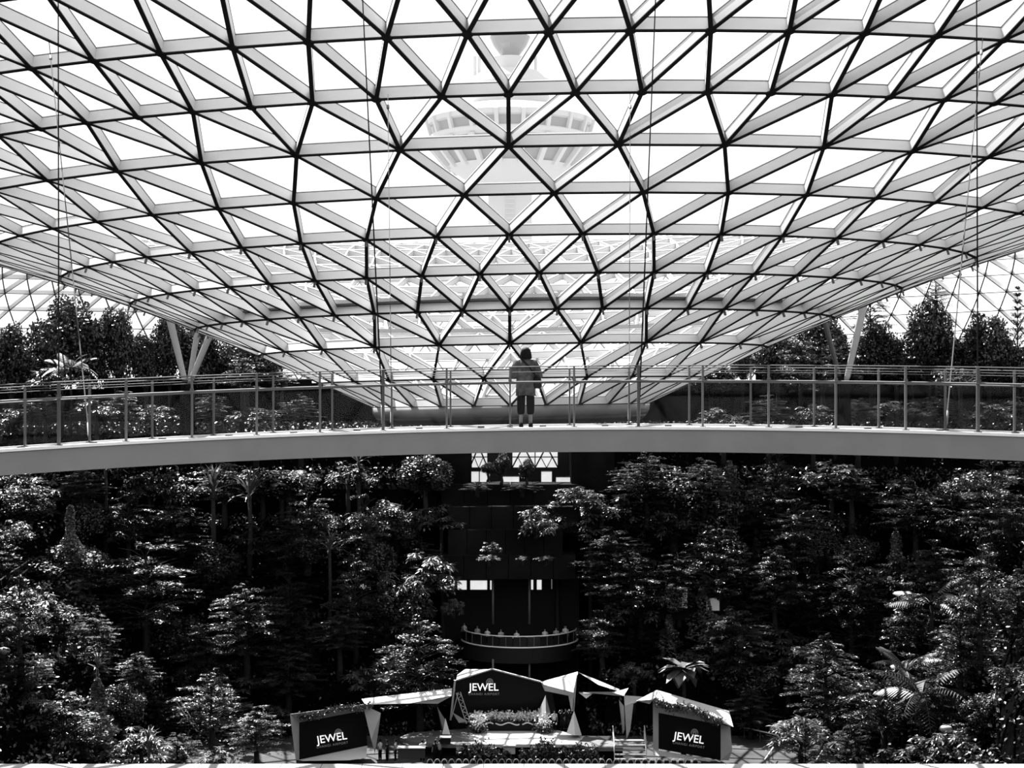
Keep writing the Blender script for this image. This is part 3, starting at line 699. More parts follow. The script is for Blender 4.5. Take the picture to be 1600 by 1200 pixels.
prism([(967, 1093, 137), (975, 1103.5, 136.5), (976, 1140, 136.5), (973, 1147, 137)], 'column', M_GREYF, of)
prism([(976, 1103.5, 136.5), (990, 1097, 136.6), (985, 1140, 136.5), (979, 1155, 136.5), (982, 1120, 137.5)], 'column', M_GREYF, of)
# right screen
rs = thing('display_screen', 'right large screen under a white tent roof with a leafy garland', 'screen', P(1078, 1187, Z1))
ppl([(1029, 1170, Z1), (1126, 1188, Z1-1), (1126, 1132, Z1-1), (1029, 1114, Z1)], .3, 'display', M_SCREEN, rs)
prism([(1020, 1092, Z1-.2), (1020.5, 1176, Z1-.2), (1029, 1172, Z1-.1), (1029, 1113, Z1-.1), (1022, 1092, Z1+1), (1022, 1175, Z1+1)], 'frame_side', M_GREYF, rs)
prism([(1020, 1092, Z1-.2), (1029, 1113.5, Z1-.1), (1126, 1132.5, Z1-1.1), (1131, 1124, Z1-1.3), (1023, 1092, Z1+1), (1131, 1123, Z1)], 'frame_top', M_GREYF, rs)
prism([(1020.5, 1171, Z1-.3), (1126, 1189, Z1-1.2), (1100, 1189, Z1-1.5), (1021, 1180, Z1-1.0)], 'frame_foot', M_GREYF, rs)
prism([(1126, 1132, Z1-1.1), (1141, 1135, Z1-1.2), (1144, 1172, Z1-1.3), (1139, 1188, Z1-1.1), (1126, 1188, Z1-1.1), (1138, 1150, Z1+.4)], 'frame_column', M_GREYF, rs)
prism([(1026.5, 1078, Z1+.5), (994, 1095, Z1), (1020, 1093, Z1-1), (1023, 1091, Z1-1), (1015, 1100, Z1+1)], 'roof_fold', M_WHITE, rs)
prism([(1026.5, 1078, Z1+.8), (1023, 1092, Z1-1), (1060, 1101, Z1-1.2), (1110, 1116, Z1-1.8), (1139, 1111, Z1), (1146, 1136, Z1-2.2), (1135, 1128, Z1-2), (1070, 1093, Z1+1)], 'roof_fold', M_WHITE, rs)
lettering(rs, P(1076, 1159, Z1-1)-Vector(rs.location)+Vector((0, .15, 0)), .90, 0, 0, math.radians(9))

# leaf helper for garlands, flowers and foliage
def leafmesh(cs, axes, nrm, L, W, fold=0.0, bend=0.0):
    """cs (n,3) centres; axes (n,3) length direction; nrm (n,3); builds kite leaves"""
    cs = np.asarray(cs, float); n = len(cs); a = np.asarray(axes, float); a /= np.linalg.norm(a, axis=1, keepdims=True)+1e-9
    nr = np.asarray(nrm, float); s = np.cross(a, nr); s /= np.linalg.norm(s, axis=1, keepdims=True)+1e-9; nn = np.cross(s, a)
    L = np.broadcast_to(L, (n,))[:, None]; W = np.broadcast_to(W, (n,))[:, None]
    v = np.stack([cs-a*L/2, cs+s*W/2+nn*W*.12-a*L*.05, cs+a*L/2-nn*L*bend, cs-s*W/2+nn*W*.12-a*L*.05], 1).reshape(-1, 3)
    i = np.arange(n)*4; f = np.stack([i, i+1, i+2, i, i+2, i+3], 1).reshape(-1, 3); return v, f
def mesh_np(name, v, f, smooth=False):
    me = bpy.data.meshes.new(name); nv, nf = len(v), len(f)
    me.vertices.add(nv); me.vertices.foreach_set('co', np.asarray(v, np.float32).ravel())
    me.loops.add(nf*3); me.loops.foreach_set('vertex_index', np.asarray(f, np.int32).ravel())
    me.polygons.add(nf); me.polygons.foreach_set('loop_start', np.arange(nf, dtype=np.int32)*3)
    try: me.polygons.foreach_set('loop_total', np.full(nf, 3, np.int32))
    except Exception: pass
    me.update(); me.validate(); return me
def rnd_dirs(n):
    d = np.random.normal(size=(n, 3)); return d/np.linalg.norm(d, axis=1, keepdims=True)
def blobleaves(name, pts, r, n, L, mt, parent, kind='stuff'):
    pts = np.asarray(pts, float); c = pts[np.random.randint(0, len(pts), n)]+np.random.normal(size=(n, 3))*r
    v, f = leafmesh(c, rnd_dirs(n), rnd_dirs(n), L, L*.55); o = link(name, mesh_np(name, v, f), mt, parent); o['kind'] = kind; return o
g = thing('garland', 'dark leafy garland along the eave of the right screen', 'garland', P(1080, 1108, Z1-1.6))
pl = [P(1024+105*t, 1094+4*math.sin(t*9)+31*t, Z1-1.2-t)-Vector(g.location) for t in [i/60 for i in range(61)]]
blobleaves('foliage', [tuple(p) for p in pl], .17, 1400, .2, M_LEAF2, g)
g = thing('garland', 'dark leafy garland along the top of the left screen', 'garland', P(520, 1106, Z1-.8))
pl = [P(470+110*t, 1120-20*t+3*math.sin(t*9), Z1-.7)-Vector(g.location) for t in [i/60 for i in range(61)]]
blobleaves('foliage', [tuple(p) for p in pl], .15, 1100, .2, M_LEAF2, g)
# flower bank
fb = thing('flower_bank', 'raised bank of white flowers along the back of the stage', 'flowers', Q(793, 1141))
m = MB(); o_ = Vector(fb.location)
a = Q(737, 1141); b = Q(850, 1141)
m.box(((a.x+b.x)/2-o_.x, 0.1, .35), (b.x-a.x, .8, .7)); m.build('planter', M_BLACK, fb)
for k in range(15):
    x = a.x+(b.x-a.x)*(k+.5)/15-o_.x; blobleaves('flower_cluster', [(x, .2, 1.15+.1*math.sin(k*2.1))], .17, 150, .22, M_FLOWER, fb)
    m = MB(); m.tube([(x, .2, .7), (x+.05, .2, 1.1)], .05, 5); m.build('stem', M_LEAF3, fb)
blobleaves('leaf_bank', [(a.x-o_.x+(b.x-a.x)*t, .1, .85) for t in np.linspace(0, 1, 30)], .14, 900, .18, M_LEAF3, fb)
m = MB()
for (xa, xb) in ((0, .30), (.33, .66), (.70, 1)):
    q = [(a.x-o_.x+(b.x-a.x)*(xa+(xb-xa)*t), -.35, .62+.10*math.sin(t*PI*3+xa*8)) for t in np.linspace(0, 1, 14)]; m.tube(q, .06, 6)
m.build('white_ribbon', M_WHITE, fb)
m = MB(); q = [(-2.9+.55*math.cos(t)*(1-t/12), -.4, .95+.5*math.sin(t)*(1-t/12)) for t in np.linspace(0, 8, 26)]; m.tube(q, .07, 6); m.build('scroll', M_WHITE, fb)
for sx, lb in ((747, 'left'), (848, 'right')):
    t = thing('flower_arrangement', 'bushy flower arrangement at the %s end of the flower bank' % lb, 'flowers', Q(sx, 1141)-Vector((0, 1.1, 0)))
    blobleaves('leaves', [(0, 0, .45), (-.3, 0, .4), (.3, 0, .4)], .25, 500, .25, M_LEAF2, t); blobleaves('blossoms', [(0, -.1, .8), (.2, 0, 1.1)], .28, 260, .25, M_FLOWER, t)
    m = MB(); m.lathe([(.25, 0), (.32, .3)], 12, caps=True); m.build('pot', M_BLACK, t)
t = thing('stage_plant', 'pale upright spiky plant before the middle screen', 'plant', Q(822, 1141)+Vector((0, .6, .5)))
for k in range(4):
    m = MB(); x = (k-1.5)*.12; m.bar((x*.4, 0, 0), (x*2.2, 0, 1.35-.2*(k % 2)), .09, .03, (0, 1, 0)); m.build('blade', M_LEAF3, t)
m = MB(); m.lathe([(.2, -.5), (.25, 0)], 10, caps=True); m.build('pot', M_BLACK, t)
# performers
figure('performer in a white top standing at the right of the white stage', Q(866, 1141.5), 'stand', .2, M_WHITE, M_BLACK)
for k, (px, py, ps, lb) in enumerate(((878, 1140, 'raise', 'dark figure with one arm up behind the performer'), (884, 1141, 'stand', 'dark figure inside the white gateway'), (890, 1142, 'raise', 'dark figure beside the gateway column'))):
    figure(lb, Q(px, py)+Vector((0, 1.2*k*.3, 0)), ps, .3*k, M_BLACK, M_BLACK)
figure('figure in pale dress half hidden in the plants before the stage', Q(845, 1183, .02), 'stand', 2.8, M_WHITE, M_GREYF)
for k, (px, lb, tp) in enumerate(((660, 'onlooker in white shirt left of the stage, seen from behind', M_WHITE), (687, 'onlooker with pale sleeves beside a dark table', M_GREYF), (680, 'dark clad onlooker between two pale ones', M_BLACK), (594, 'onlooker in white beside the left screen column', M_WHITE), (605, 'dark onlooker right of the left screen', M_BLACK), (618, 'onlooker in grey near the dark counter', M_GREYF))):
    figure(lb, Q(px, 1189-(k % 2), .0), 'stand' if k % 2 else 'raise', PI+.3*k, tp)
# dark counter, table and monitors
def boxthing(name, lb, cat, px0, px1, py0, py1, Z, dep, mt, leg=False):
    a = P(px0, py1, Z); b = P(px1, py0, Z); t = thing(name, lb, cat, ((a.x+b.x)/2, Z, a.z)); W = b.x-a.x; H = b.z-a.z
    m = MB(); m.box((0, 0, H/2), (W, dep, H)); o = m.build('body', mt, t); m = MB(); m.box((0, -.05, H+.03), (W+.1, dep+.15, .06)); m.build('top', mat('counter top grey', .12, .4), t); return t
boxthing('counter', 'long dark counter before the left wing of the stage', 'counter', 622, 664, 1168, 1183, 132, .8, mat('dark counter side', .02))
boxthing('monitor_speaker', 'black box speaker on the right stage wing', 'speaker', 939, 949, 1161, 1167.5, 134.5, .4, M_BLACK)
boxthing('white_plinth', 'pale square plinth among the plants before the stage', 'plinth', 713, 733, 1163, 1177, 132, .6, M_GREYF)
boxthing('white_plinth', 'pale square plinth under the middle of the stage front', 'plinth', 786, 805, 1165, 1177, 132, .6, M_GREYF)
boxthing('flight_case', 'dark equipment case left of the stage plants', 'case', 688, 704, 1152, 1161, 134, .7, M_BLACK)
# row of rounded chair backs at the front
ORD = ['first', 'second', 'third', 'fourth', 'fifth', 'sixth', 'seventh', 'eighth', 'ninth', 'tenth', 'eleventh', 'twelfth', 'thirteenth', 'fourteenth', 'fifteenth', 'sixteenth', 'seventeenth', 'eighteenth', 'nineteenth', 'twentieth']
def ordinal(k):
    if k < 20: return ORD[k]
    return 'thirtieth' if k == 29 else ('twenty-' if k < 29 else 'thirty-')+ORD[(k-20) % 10]
ch0 = None
for k in range(38):
    px = 672+11.2*k; Z = 128.5; a = P(px, 1189.5, Z)
    if ch0 is None:
        ch0 = thing('chair', 'x', 'chair', a); H = .95
        m = MB(); q = [(.23*math.cos(t), 0, .62+.36*math.sin(t)) for t in np.linspace(0, PI, 12)]; q = [(.23, 0, .3)]+q+[(-.23, 0, .3)]; m.tube(q, .03, 6); m.build('back_frame', M_GREYF, ch0, True)
        m = MB(); m.box((0, .02, .62), (.38, .03, .5)); m.build('backrest', M_BLACK, ch0); m = MB(); m.box((0, .25, .44), (.44, .46, .05)); m.build('seat', M_BLACK, ch0)
        for x in (-.19, .19):
            for y in (.05, .45): m = MB(); m.box((x, y, .21), (.03, .03, .42)); m.build('leg', M_WHITE, ch0)
        c = ch0
    else: c = copy_tree(ch0)
    c.location = (a.x, Z, 0.38); c['label'] = 'white framed round backed chair, %s from the left end of the front row' % ordinal(k); c['group'] = 'front row of white chairs'
rw = MB(); rw.box((P(880, 1180, 128.5).x, 128.8, .25), (24, 1.6, .5)); o = rw.build('seating_riser', M_BLACK); tag(o, 'dark low riser carrying the front row of chairs', 'riser')
# plants before the stage
for k, (px, py, s_) in enumerate(((748, 1172, 1.0), (770, 1174, .7), (852, 1168, 1.0), (838, 1176, .7), (880, 1175, .6), (905, 1172, .8), (925, 1176, .6), (727, 1170, .6), (820, 1177, .5), (790, 1178, .5))):
    p = P(px, py, 131.5); t = thing('shrub', 'dark shrub before the stage, %s' % ('under its left corner', 'second from its left corner', 'large and right of the middle', 'low beside the pale dress', 'small at the right corner', 'round below the right wing', 'small below the right wing', 'left of the pale plinth', 'low right of the middle plinth', 'low under the middle plinth')[k], 'shrub', (p.x, p.y, 0.1), 'shrubs before the stage')
    blobleaves('foliage', [(0, 0, p.z-.1), (.4*s_, 0, p.z-.5), (-.4*s_, 0, p.z-.5), (0, 0, p.z-1)], .38*s_, int(700*s_), .28, M_LEAF, t)
    m = MB(); m.tube([(0, 0, 0), (0, 0, p.z-.2)], .08, 6); m.build('stem', M_BARK, t)
# steps with rails at the right of the stage
st = thing('steps', 'short flight of pale steps with rails right of the stage', 'steps', P(985, 1186, 132))
for k in range(5):
    m = MB(); m.box((0, k*.45, -.1+k*.28+.1), (2.6, .5, .1)); m.build('tread', mat('step tread', .14, .6), st)
for s in (-1.3, 1.3):
    m = MB(); m.tube([(s, 0, 1.0), (s, 2, 2.3)], .05, 6); m.tube([(s, 0, .5), (s, 2, 1.8)], .035, 6); m.tube([(s, 0, 0), (s, 0, 1)], .04, 6); m.tube([(s, 2, 1.2), (s, 2, 2.3)], .04, 6); m.build('handrail', M_GREYF, st)

# ---------------------------------------------------------------- near white ledge
zl = EYE-11.2; led = thing('ledge', 'white coping ledge running along the bottom of the view', 'ledge', (0, 48.5, zl))
for k in range(-17, 18):
    m = MB(); x0 = k*1.235-.25; m.box((x0, -1.0, -.06), (1.215, 4.2, .12)); m.build('coping_panel', M_LEDGE, led)
m = MB(); m.box((0, -1.0, -3), (46, 4.0, 5.7)); m.build('wall', M_STONE, led)
m = MB(); m.box((0, -1.0, -(zl+5.8)/2), (40, 3.4, zl-5.8)); m.build('base', M_STONE, led)
# ---------------------------------------------------------------- control tower far behind
ZT = 430; tc_ = P(797, 622, ZT); s1 = ZT/F
def TR(prof, nm, mt, root, n=48, sm=False):   # prof: (half width px, y px) pairs
    m = MB(); m.lathe([(max(r_, .01)*s1, EYE+(622-y)*s1) for r_, y in prof], n, (0, 0, 0)); o = m.build(nm, mt, root, sm); return o
tow = thing('control_tower', 'pale airport control tower rising beyond the glass roof', 'tower', (tc_.x, ZT, 0))
TR([(34, 798), (34, 300)], 'shaft', M_TOWER, tow, 4)
m = MB(); z0 = EYE+(622-345)*s1; z1 = EYE+(622-285)*s1
for k in range(9): m.box((0, -34*s1, z0+(z1-z0)*k/8), (14*s1, 1.2, 3*s1))
m.box((0, -33.5*s1, (z0+z1)/2), (16*s1, .8, z1-z0)); m.build('shaft_grille', mat('tower shade grey', .35), tow)
TR([(34, 300), (60, 288), (98, 262)], 'lower_cone', M_TOWER, tow)
TR([(94, 262), (122, 225)], 'cone_glazing', M_TOWERG, tow, 24)
TR([(122, 226), (127, 222), (127, 216), (124, 214)], 'lower_ring', M_TOWER, tow)
TR([(120, 215), (127, 188)], 'cabin_glazing', M_TOWERG, tow, 24)
TR([(124, 200), (129, 198), (130, 190), (118, 179), (60, 166)], 'upper_ring', M_TOWER, tow)
for k in range(20):
    a = 2*PI*(k+.5)/20; 
    m = MB(); c_, s_ = math.cos(a), math.sin(a)
    m.bar((92*s1*c_, 92*s1*s_, EYE+(622-264)*s1), (126*s1*c_, 126*s1*s_, EYE+(622-224)*s1), 1.3, 1.2, (c_, s_, 0)); m.bar((121*s1*c_, 121*s1*s_, EYE+(622-216)*s1), (129*s1*c_, 129*s1*s_, EYE+(622-190)*s1), 1.0, .9, (c_, s_, 0)); m.build('mullion', M_TOWER, tow)
TR([(60, 167), (62, 152), (56, 150)], 'neck', M_TOWER, tow)
TR([(52, 152), (58, 140)], 'control_room_glazing', M_TOWERG, tow, 20)
TR([(62, 141), (70, 136), (66, 128), (46, 114), (30, 112)], 'roof_dome', M_TOWER, tow)
TR([(30, 113), (30, 92), (8, 90)], 'equipment_drum', M_TOWER, tow)
TR([(10, 98), (14, 88), (26, 72), (32, 58), (24, 52)], 'radar_housing', M_TOWERG, tow, 20)
m = MB(); m.tube([(0, 0, EYE+(622-93)*s1), (0, 0, EYE+(622-40)*s1)], 1.2, 8)
for dx in (-55, -48, 40): m.tube([(dx*s1, 0, EYE+(622-128)*s1), (dx*s1, 0, EYE+(622-88)*s1)], .5, 6)
m.build('antenna', M_TOWER, tow)

# ---------------------------------------------------------------- leaning columns under the roof
def col(lb, pb, pt, Z, r0, mt):
    b = P(*pb, Z); d = (P(*pt, Z)-b); d.y = 0
    foot = b; top = b+d
    for k in range(400):
        top = b+d*(1+k*.02)
        if top.z >= shell_h(top.x, top.y)-.2: break
    o = thing('roof_column', lb, 'column', foot); m = MB(); L = top-foot
    m.tube([(0, 0, 0), L*.04, L*.5, L*.97, L], [r0*.6, r0*.75, r0, r0*.8, r0*.55], 16); m.build('shaft', mt, o, True)
    m = MB(); m.lathe([(.5, TOP-foot.z), (.42, -.3), (.3, .1)], 16, caps=True); m.build('pedestal', M_STONE, o)
MC = mat('column paint', .26, .45)
col('leaning grey roof column left of the funnel, leaning left', (289, 596), (264, 494), 150, .36, MC)
col('leaning roof column left of the funnel, leaning right beside the funnel edge', (296, 600), (331, 516), 149, .34, MC)
col('pale upright roof column in the middle of the left fan', (295, 600), (309, 515), 151, .30, MC)
col('pale roof column right of the funnel, leaning right', (1322, 597), (1350, 475), 150, .36, MC)
col('thin dark roof column right of the funnel, leaning left', (1312, 590), (1292, 515), 151, .28, M_DSTEEL)

# ---------------------------------------------------------------- plants
def np_tiered(seed, R=5.0, H=7.0, tiers=9, dens=150):
    rs = np.random.RandomState(seed); cs = []; ax = []; nr = []; br = []
    for i in range(tiers):
        t = i/(tiers-1); z = H*t; rr = R*(math.sin(PI*min(.92, .25+t*.62))**.9)*(1-.25*t)
        if i == tiers-1: rr = R*.25
        n = max(3, int(9*rr/R+3)); a0 = rs.rand()*7
        for k in range(n):
            a = a0+2*PI*k/n+rs.normal()*.25; d = np.array([math.cos(a), math.sin(a), 0]); l = rr*rs.uniform(.45, 1.15); zz = z+rs.normal()*.42
            br.append(((0, 0, max(zz-.9, -.5)), tuple(d*l*.9+np.array([0, 0, zz]))))
            m_ = int(dens*rs.uniform(.7, 1.3)); u = rs.uniform(.30, 1.0, m_)**.8; w_ = rs.normal(size=m_)*.14*l*(1.25-u); s = np.array([-d[1], d[0], 0])
            c = d*(u*l)[:, None]+s*w_[:, None]; c[:, 2] = zz+rs.normal(size=m_)*.07+.10*l*u*(1-u)*2
            cs.append(c); aa = d+s*rs.normal(size=(m_, 1))*.9+np.array([0, 0, 1])*rs.normal(size=(m_, 1))*.25; ax.append(aa)
            nr.append(np.array([0, 0, 1])+rs.normal(size=(m_, 3))*.27)
    cs = np.concatenate(cs); v, f = leafmesh(cs, np.concatenate(ax), np.concatenate(nr), rs.uniform(.20, .40, len(cs)), rs.uniform(.07, .115, len(cs)))
    return v, f, br, H
def np_round(seed, R=4.0, H=7.0, n=10500):
    rs = np.random.RandomState(seed); cl = 26; d = rs.normal(size=(cl, 3)); d /= np.linalg.norm(d, axis=1, keepdims=True); c0 = d*np.array([R*.72, R*.72, H*.36])*rs.uniform(.7, 1, (cl, 1))+np.array([0, 0, H*.5])
    c0 = np.concatenate([c0, [[0, 0, H*.5], [0, 0, H*.3], [0, 0, H*.7]]]); k = rs.randint(0, len(c0), n); dd = rs.normal(size=(n, 3)); dd /= np.linalg.norm(dd, axis=1, keepdims=True)
    c = c0[k]+dd*R*.33*rs.uniform(.6, 1.05, (n, 1)); nr = dd+rs.normal(size=(n, 3))*.5+np.array([0, 0, .6])
    v, f = leafmesh(c, rs.normal(size=(n, 3)), nr, rs.uniform(.28, .46, n), rs.uniform(.16, .26, n)); br = [((0, 0, -1), tuple(q*.8+np.array([0, 0, .0]))) for q in c0[:12]]; return v, f, br, H
def np_column(seed, R=1.3, H=9.0, n=2200):
    rs = np.random.RandomState(seed); z = rs.uniform(0, 1, n)**.9; a = rs.uniform(0, 2*PI, n); wob = R*(1.02-z*.95)*(1+.35*np.sin(a*2+z*11))*(1+.2*np.sin(z*23)); rr = wob*rs.uniform(.8, 1.1, n)
    c = np.stack([rr*np.cos(a), rr*np.sin(a), z*H], 1); nr = np.stack([np.cos(a), np.sin(a), .5+0*a], 1)+rs.normal(size=(n, 3))*.5
    v, f = leafmesh(c, rs.normal(size=(n, 3)), nr, rs.uniform(.22, .36, n), rs.uniform(.15, .25, n)); return v, f, [((0, 0, 0), (0, 0, H*.95))], H
def np_spire(seed, R=2.6, H=9.0, tiers=11):
    rs = np.random.RandomState(seed); cs = []; ax = []; nr = []; br = []
    for i in range(tiers):
        t = i/(tiers-1); z = H*(.12+.88*t); rr = R*(1-t*.82)
        for k in range(6):
            a = rs.rand()*.4+2*PI*k/6+i; d = np.array([math.cos(a), math.sin(a), .45]); br.append(((0, 0, z), tuple(d*rr+np.array([0, 0, z])))); m_ = 55
            u = rs.uniform(.25, 1, m_); c = d*(u*rr)[:, None]+np.array([0, 0, z])+rs.normal(size=(m_, 3))*.07*rr; cs.append(c); ax.append(d+rs.normal(size=(m_, 3))*.5); nr.append(np.array([0, 0, 1])+rs.normal(size=(m_, 3))*.4)
    cs = np.concatenate(cs); v, f = leafmesh(cs, np.concatenate(ax), np.concatenate(nr), .30, .07); return v, f, br, H
def np_bushy(seed, R=3.0, H=4.5, n=3000):   # umbels of drooping glossy leaves
    rs = np.random.RandomState(seed); cs = []; ax = []; nr = []; br = []; k = 34
    d = rs.normal(size=(k, 3)); d[:, 2] = abs(d[:, 2])*.9; d /= np.linalg.norm(d, axis=1, keepdims=True); c0 = d*np.array([R, R, H*.8])*rs.uniform(.5, 1, (k, 1))
    for q in c0:
        br.append(((0, 0, -.5), tuple(q))); m_ = 60; a = rs.uniform(0, 2*PI, m_); o = np.stack([np.cos(a), np.sin(a), -.55+rs.normal(size=m_)*.3], 1); rr = rs.uniform(.15, .75, (m_, 1)); cs.append(q+o*rr); ax.append(o); nr.append(np.array([0, 0, 1])+o*.5+rs.normal(size=(m_, 3))*.2)
    cs = np.concatenate(cs); v, f = leafmesh(cs, np.concatenate(ax), np.concatenate(nr), rs.uniform(.34, .55, len(cs)), rs.uniform(.13, .20, len(cs))); return v, f, br, H
PROT = {}
def proto(kind, var):
    if (kind, var) in PROT: return PROT[(kind, var)]
    gen = {'tiered': lambda: np_tiered(100+var, 5.0, 5.5+var % 3, 8+var % 3), 'round': lambda: np_round(200+var), 'vine': lambda: np_column(300+var), 'spire': lambda: np_spire(400+var), 'bushy': lambda: np_bushy(500+var)}[kind]
    v, f, br, H = gen(); me = mesh_np('foliage', v, f); me.materials.append({'tiered': M_LEAF2, 'round': M_LEAF, 'vine': M_LEAF3, 'spire': M_LEAF, 'bushy': M_LEAF3}[kind])
    if kind == 'tiered' and var % 2: me.materials[0] = M_LEAF
    m = MB()
    for a, b in br: 
        a = Vector(a); b = Vector(b); m.tube([a, a.lerp(b, .5)+Vector((0, 0, .25)), b], [.06, .04, .015], 4)
    if kind in ('tiered', 'round', 'spire'): m.tube([(0, 0, -1), (0, 0, H*.95)], [.2, .05], 6)
    bme = m.mesh('branches'); bme.materials.append(M_BARK)
    R = {'tiered': 5.0, 'round': 4.0, 'vine': 1.3, 'spire': 2.6, 'bushy': 3.0}[kind]
    PROT[(kind, var)] = (me, bme, R, H); return PROT[(kind, var)]
TREES = []
DK = {}
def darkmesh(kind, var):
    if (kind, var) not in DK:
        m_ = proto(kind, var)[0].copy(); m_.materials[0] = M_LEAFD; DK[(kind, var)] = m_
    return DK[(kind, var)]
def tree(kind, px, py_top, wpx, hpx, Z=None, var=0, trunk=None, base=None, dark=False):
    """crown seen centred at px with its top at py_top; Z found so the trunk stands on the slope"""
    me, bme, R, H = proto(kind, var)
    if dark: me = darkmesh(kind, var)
    if Z is None:
        Z = 118
        while Z < 158:
            hb = P(px, py_top+hpx, Z); 
            if hb.z-terr(hb.x, hb.y) < (trunk if trunk is not None else 3.5): break
            Z += .5
    while Z > 120 and math.hypot(P(px, 600, Z).x, Z-ZC) > 88: Z -= 1
    c = P(px, py_top+hpx, Z); gz = terr(c.x, c.y) if base is None else base
    sxy = wpx/2/F*Z/R; sz = hpx/F*Z/H
    nm = {'tiered': 'tiered_tree', 'round': 'round_tree', 'vine': 'vine_column', 'spire': 'spiky_conifer', 'bushy': 'glossy_leaf_tree'}[kind]
    root = thing(nm, 'x', {'vine': 'climber'}.get(kind, 'tree'), (c.x, c.y, min(gz, c.z-.3)))
    for mm, n_ in ((me, 'foliage'), (bme, 'branches')):
        o = bpy.data.objects.new(n_, mm); COL.objects.link(o); o.parent = root; o.location = (0, 0, c.z-root.location.z); o.scale = (sxy, sxy, sz); o.rotation_euler.z = random.uniform(0, 6.28)
        if n_ == 'foliage': o['kind'] = 'stuff'
    hh = c.z-root.location.z
    if hh > .4:
        m = MB(); w_ = .10+.022*wpx/F*Z; m.tube([(0, 0, -.1), (.1, 0, hh*.4), (0, 0, hh+.3)], [w_*1.3, w_, w_*.8], 8); m.build('trunk', M_BARK, root, True)
    TREES.append((root, kind, px, py_top+hpx/2, Z)); return root
# list read off the photograph: kind, centre x, top y, width, height
L = [('tiered', 228, 862, 215, 110), ('tiered', 285, 835, 140, 40), ('tiered', 385, 920, 175, 95), ('tiered', 200, 772, 120, 70), ('tiered', 480, 778, 150, 90), ('tiered', 568, 785, 110, 110),
     ('tiered', 555, 880, 110, 110), ('bushy', 640, 930, 90, 50), ('bushy', 655, 840, 120, 80), ('bushy', 690, 770, 90, 50), ('bushy', 620, 760, 100, 60), ('tiered', 655, 975, 180, 120), ('tiered', 450, 1010, 150, 70),
     ('tiered', 30, 905, 110, 100), ('tiered', 12, 1020, 80, 60), ('bushy', 60, 1060, 130, 60), ('tiered', 100, 1090, 200, 110), ('bushy', 20, 800, 60, 40), ('bushy', 270, 775, 90, 40), ('tiered', 320, 990, 150, 80),
     ('bushy', 870, 770, 80, 50), ('bushy', 940, 750, 100, 60), ('tiered', 960, 830, 160, 80), ('tiered', 985, 880, 150, 70), ('bushy', 1000, 900, 100, 60), ('tiered', 940, 960, 110, 60), ('tiered', 1010, 715, 160, 70),
     ('bushy', 1050, 770, 100, 60), ('tiered', 1120, 830, 150, 100), ('tiered', 1060, 870, 110, 60), ('tiered', 1240, 790, 130, 90), ('tiered', 1330, 870, 170, 120), ('tiered', 1210, 860, 120, 90), ('tiered', 1430, 765, 150, 60),
     ('tiered', 1330, 740, 120, 40), ('tiered', 1550, 730, 140, 90), ('tiered', 1530, 855, 120, 130), ('tiered', 1150, 955, 160, 90), ('bushy', 1140, 940, 90, 60), ('tiered', 1500, 960, 140, 100), ('tiered', 1420, 920, 110, 90),
     ('tiered', 1540, 1110, 150, 90), ('tiered', 1290, 1000, 170, 110), ('tiered', 1380, 1040, 150, 100), ('bushy', 1230, 990, 100, 70), ('bushy', 1580, 1000, 70, 120), ('tiered', 1180, 760, 130, 60),
     ('tiered', 1100, 720, 130, 60), ('tiered', 730, 990, 90, 60), ('bushy', 580, 1010, 90, 60), ('tiered', 350, 730, 130, 50), ('bushy', 450, 720, 110, 40), ('tiered', 130, 735, 110, 40), ('bushy', 40, 735, 100, 40), ('tiered', 530, 960, 120, 50),
     ('tiered', 1460, 850, 110, 60), ('tiered', 1590, 900, 90, 80), ('bushy', 990, 1020, 60, 40), ('tiered', 330, 1060, 150, 70), ('tiered', 400, 1110, 120, 60), ('bushy', 1250, 1100, 120, 60), ('bushy', 1470, 1120, 110, 60), ('bushy', 220, 1120, 90, 50)]
for k, (kd, px, py, w_, h_) in enumerate(L): tree(kd, px, py, w_, h_, None, k % 5 if kd == 'tiered' else k % 3)
for k, (px, y0, y1, w_) in enumerate(((110, 790, 960, 60), (45, 740, 800, 40), (152, 1060, 1180, 60), (340, 1060, 1160, 50), (598, 890, 960, 34), (1140, 720, 830, 60), (1165, 860, 930, 40), (1100, 900, 1000, 50), (1045, 960, 1030, 44), (1400, 830, 930, 50), (1575, 1040, 1180, 50), (590, 1030, 1090, 40))):
    tree('vine', px, y0, w_, y1-y0, None, k % 3, trunk=.5)
# upper terrace
U = [('round', 95, 461, 135, 150, 168), ('round', 182, 479, 80, 125, 170), ('round', 18, 505, 90, 110, 166), ('round', 228, 520, 60, 90, 172), ('round', 265, 490, 75, 110, 176), ('round', 320, 500, 100, 110, 178), ('round', 385, 530, 110, 80, 179),
     ('tiered', 378, 553, 80, 50, 160), ('bushy', 95, 560, 90, 40, 158), ('tiered', 440, 572, 60, 30, 176), ('round', 140, 545, 70, 70, 172), ('round', 60, 550, 90, 70, 173),
     ('round', 1215, 505, 90, 100, 172), ('round', 1285, 490, 100, 115, 174), ('tiered', 1360, 462, 90, 80, 170), ('round', 1365, 500, 90, 110, 173), ('round', 1450, 470, 100, 130, 171), ('spire', 1462, 424, 60, 70, 169),
     ('tiered', 1452, 480, 110, 110, 167), ('round', 1545, 490, 100, 115, 172), ('spire', 1590, 452, 44, 130, 168), ('tiered', 1530, 500, 110, 90, 166), ('spire', 1425, 500, 40, 60, 176), ('round', 1600, 540, 80, 70, 170), ('tiered', 1250, 520, 90, 80, 166), ('round', 1160, 545, 50, 50, 178), ('tiered', 1310, 530, 100, 70, 165), ('round', 1400, 540, 90, 60, 175), ('bushy', 1500, 560, 90, 40, 160), ('round', 1490, 530, 80, 70, 176)]
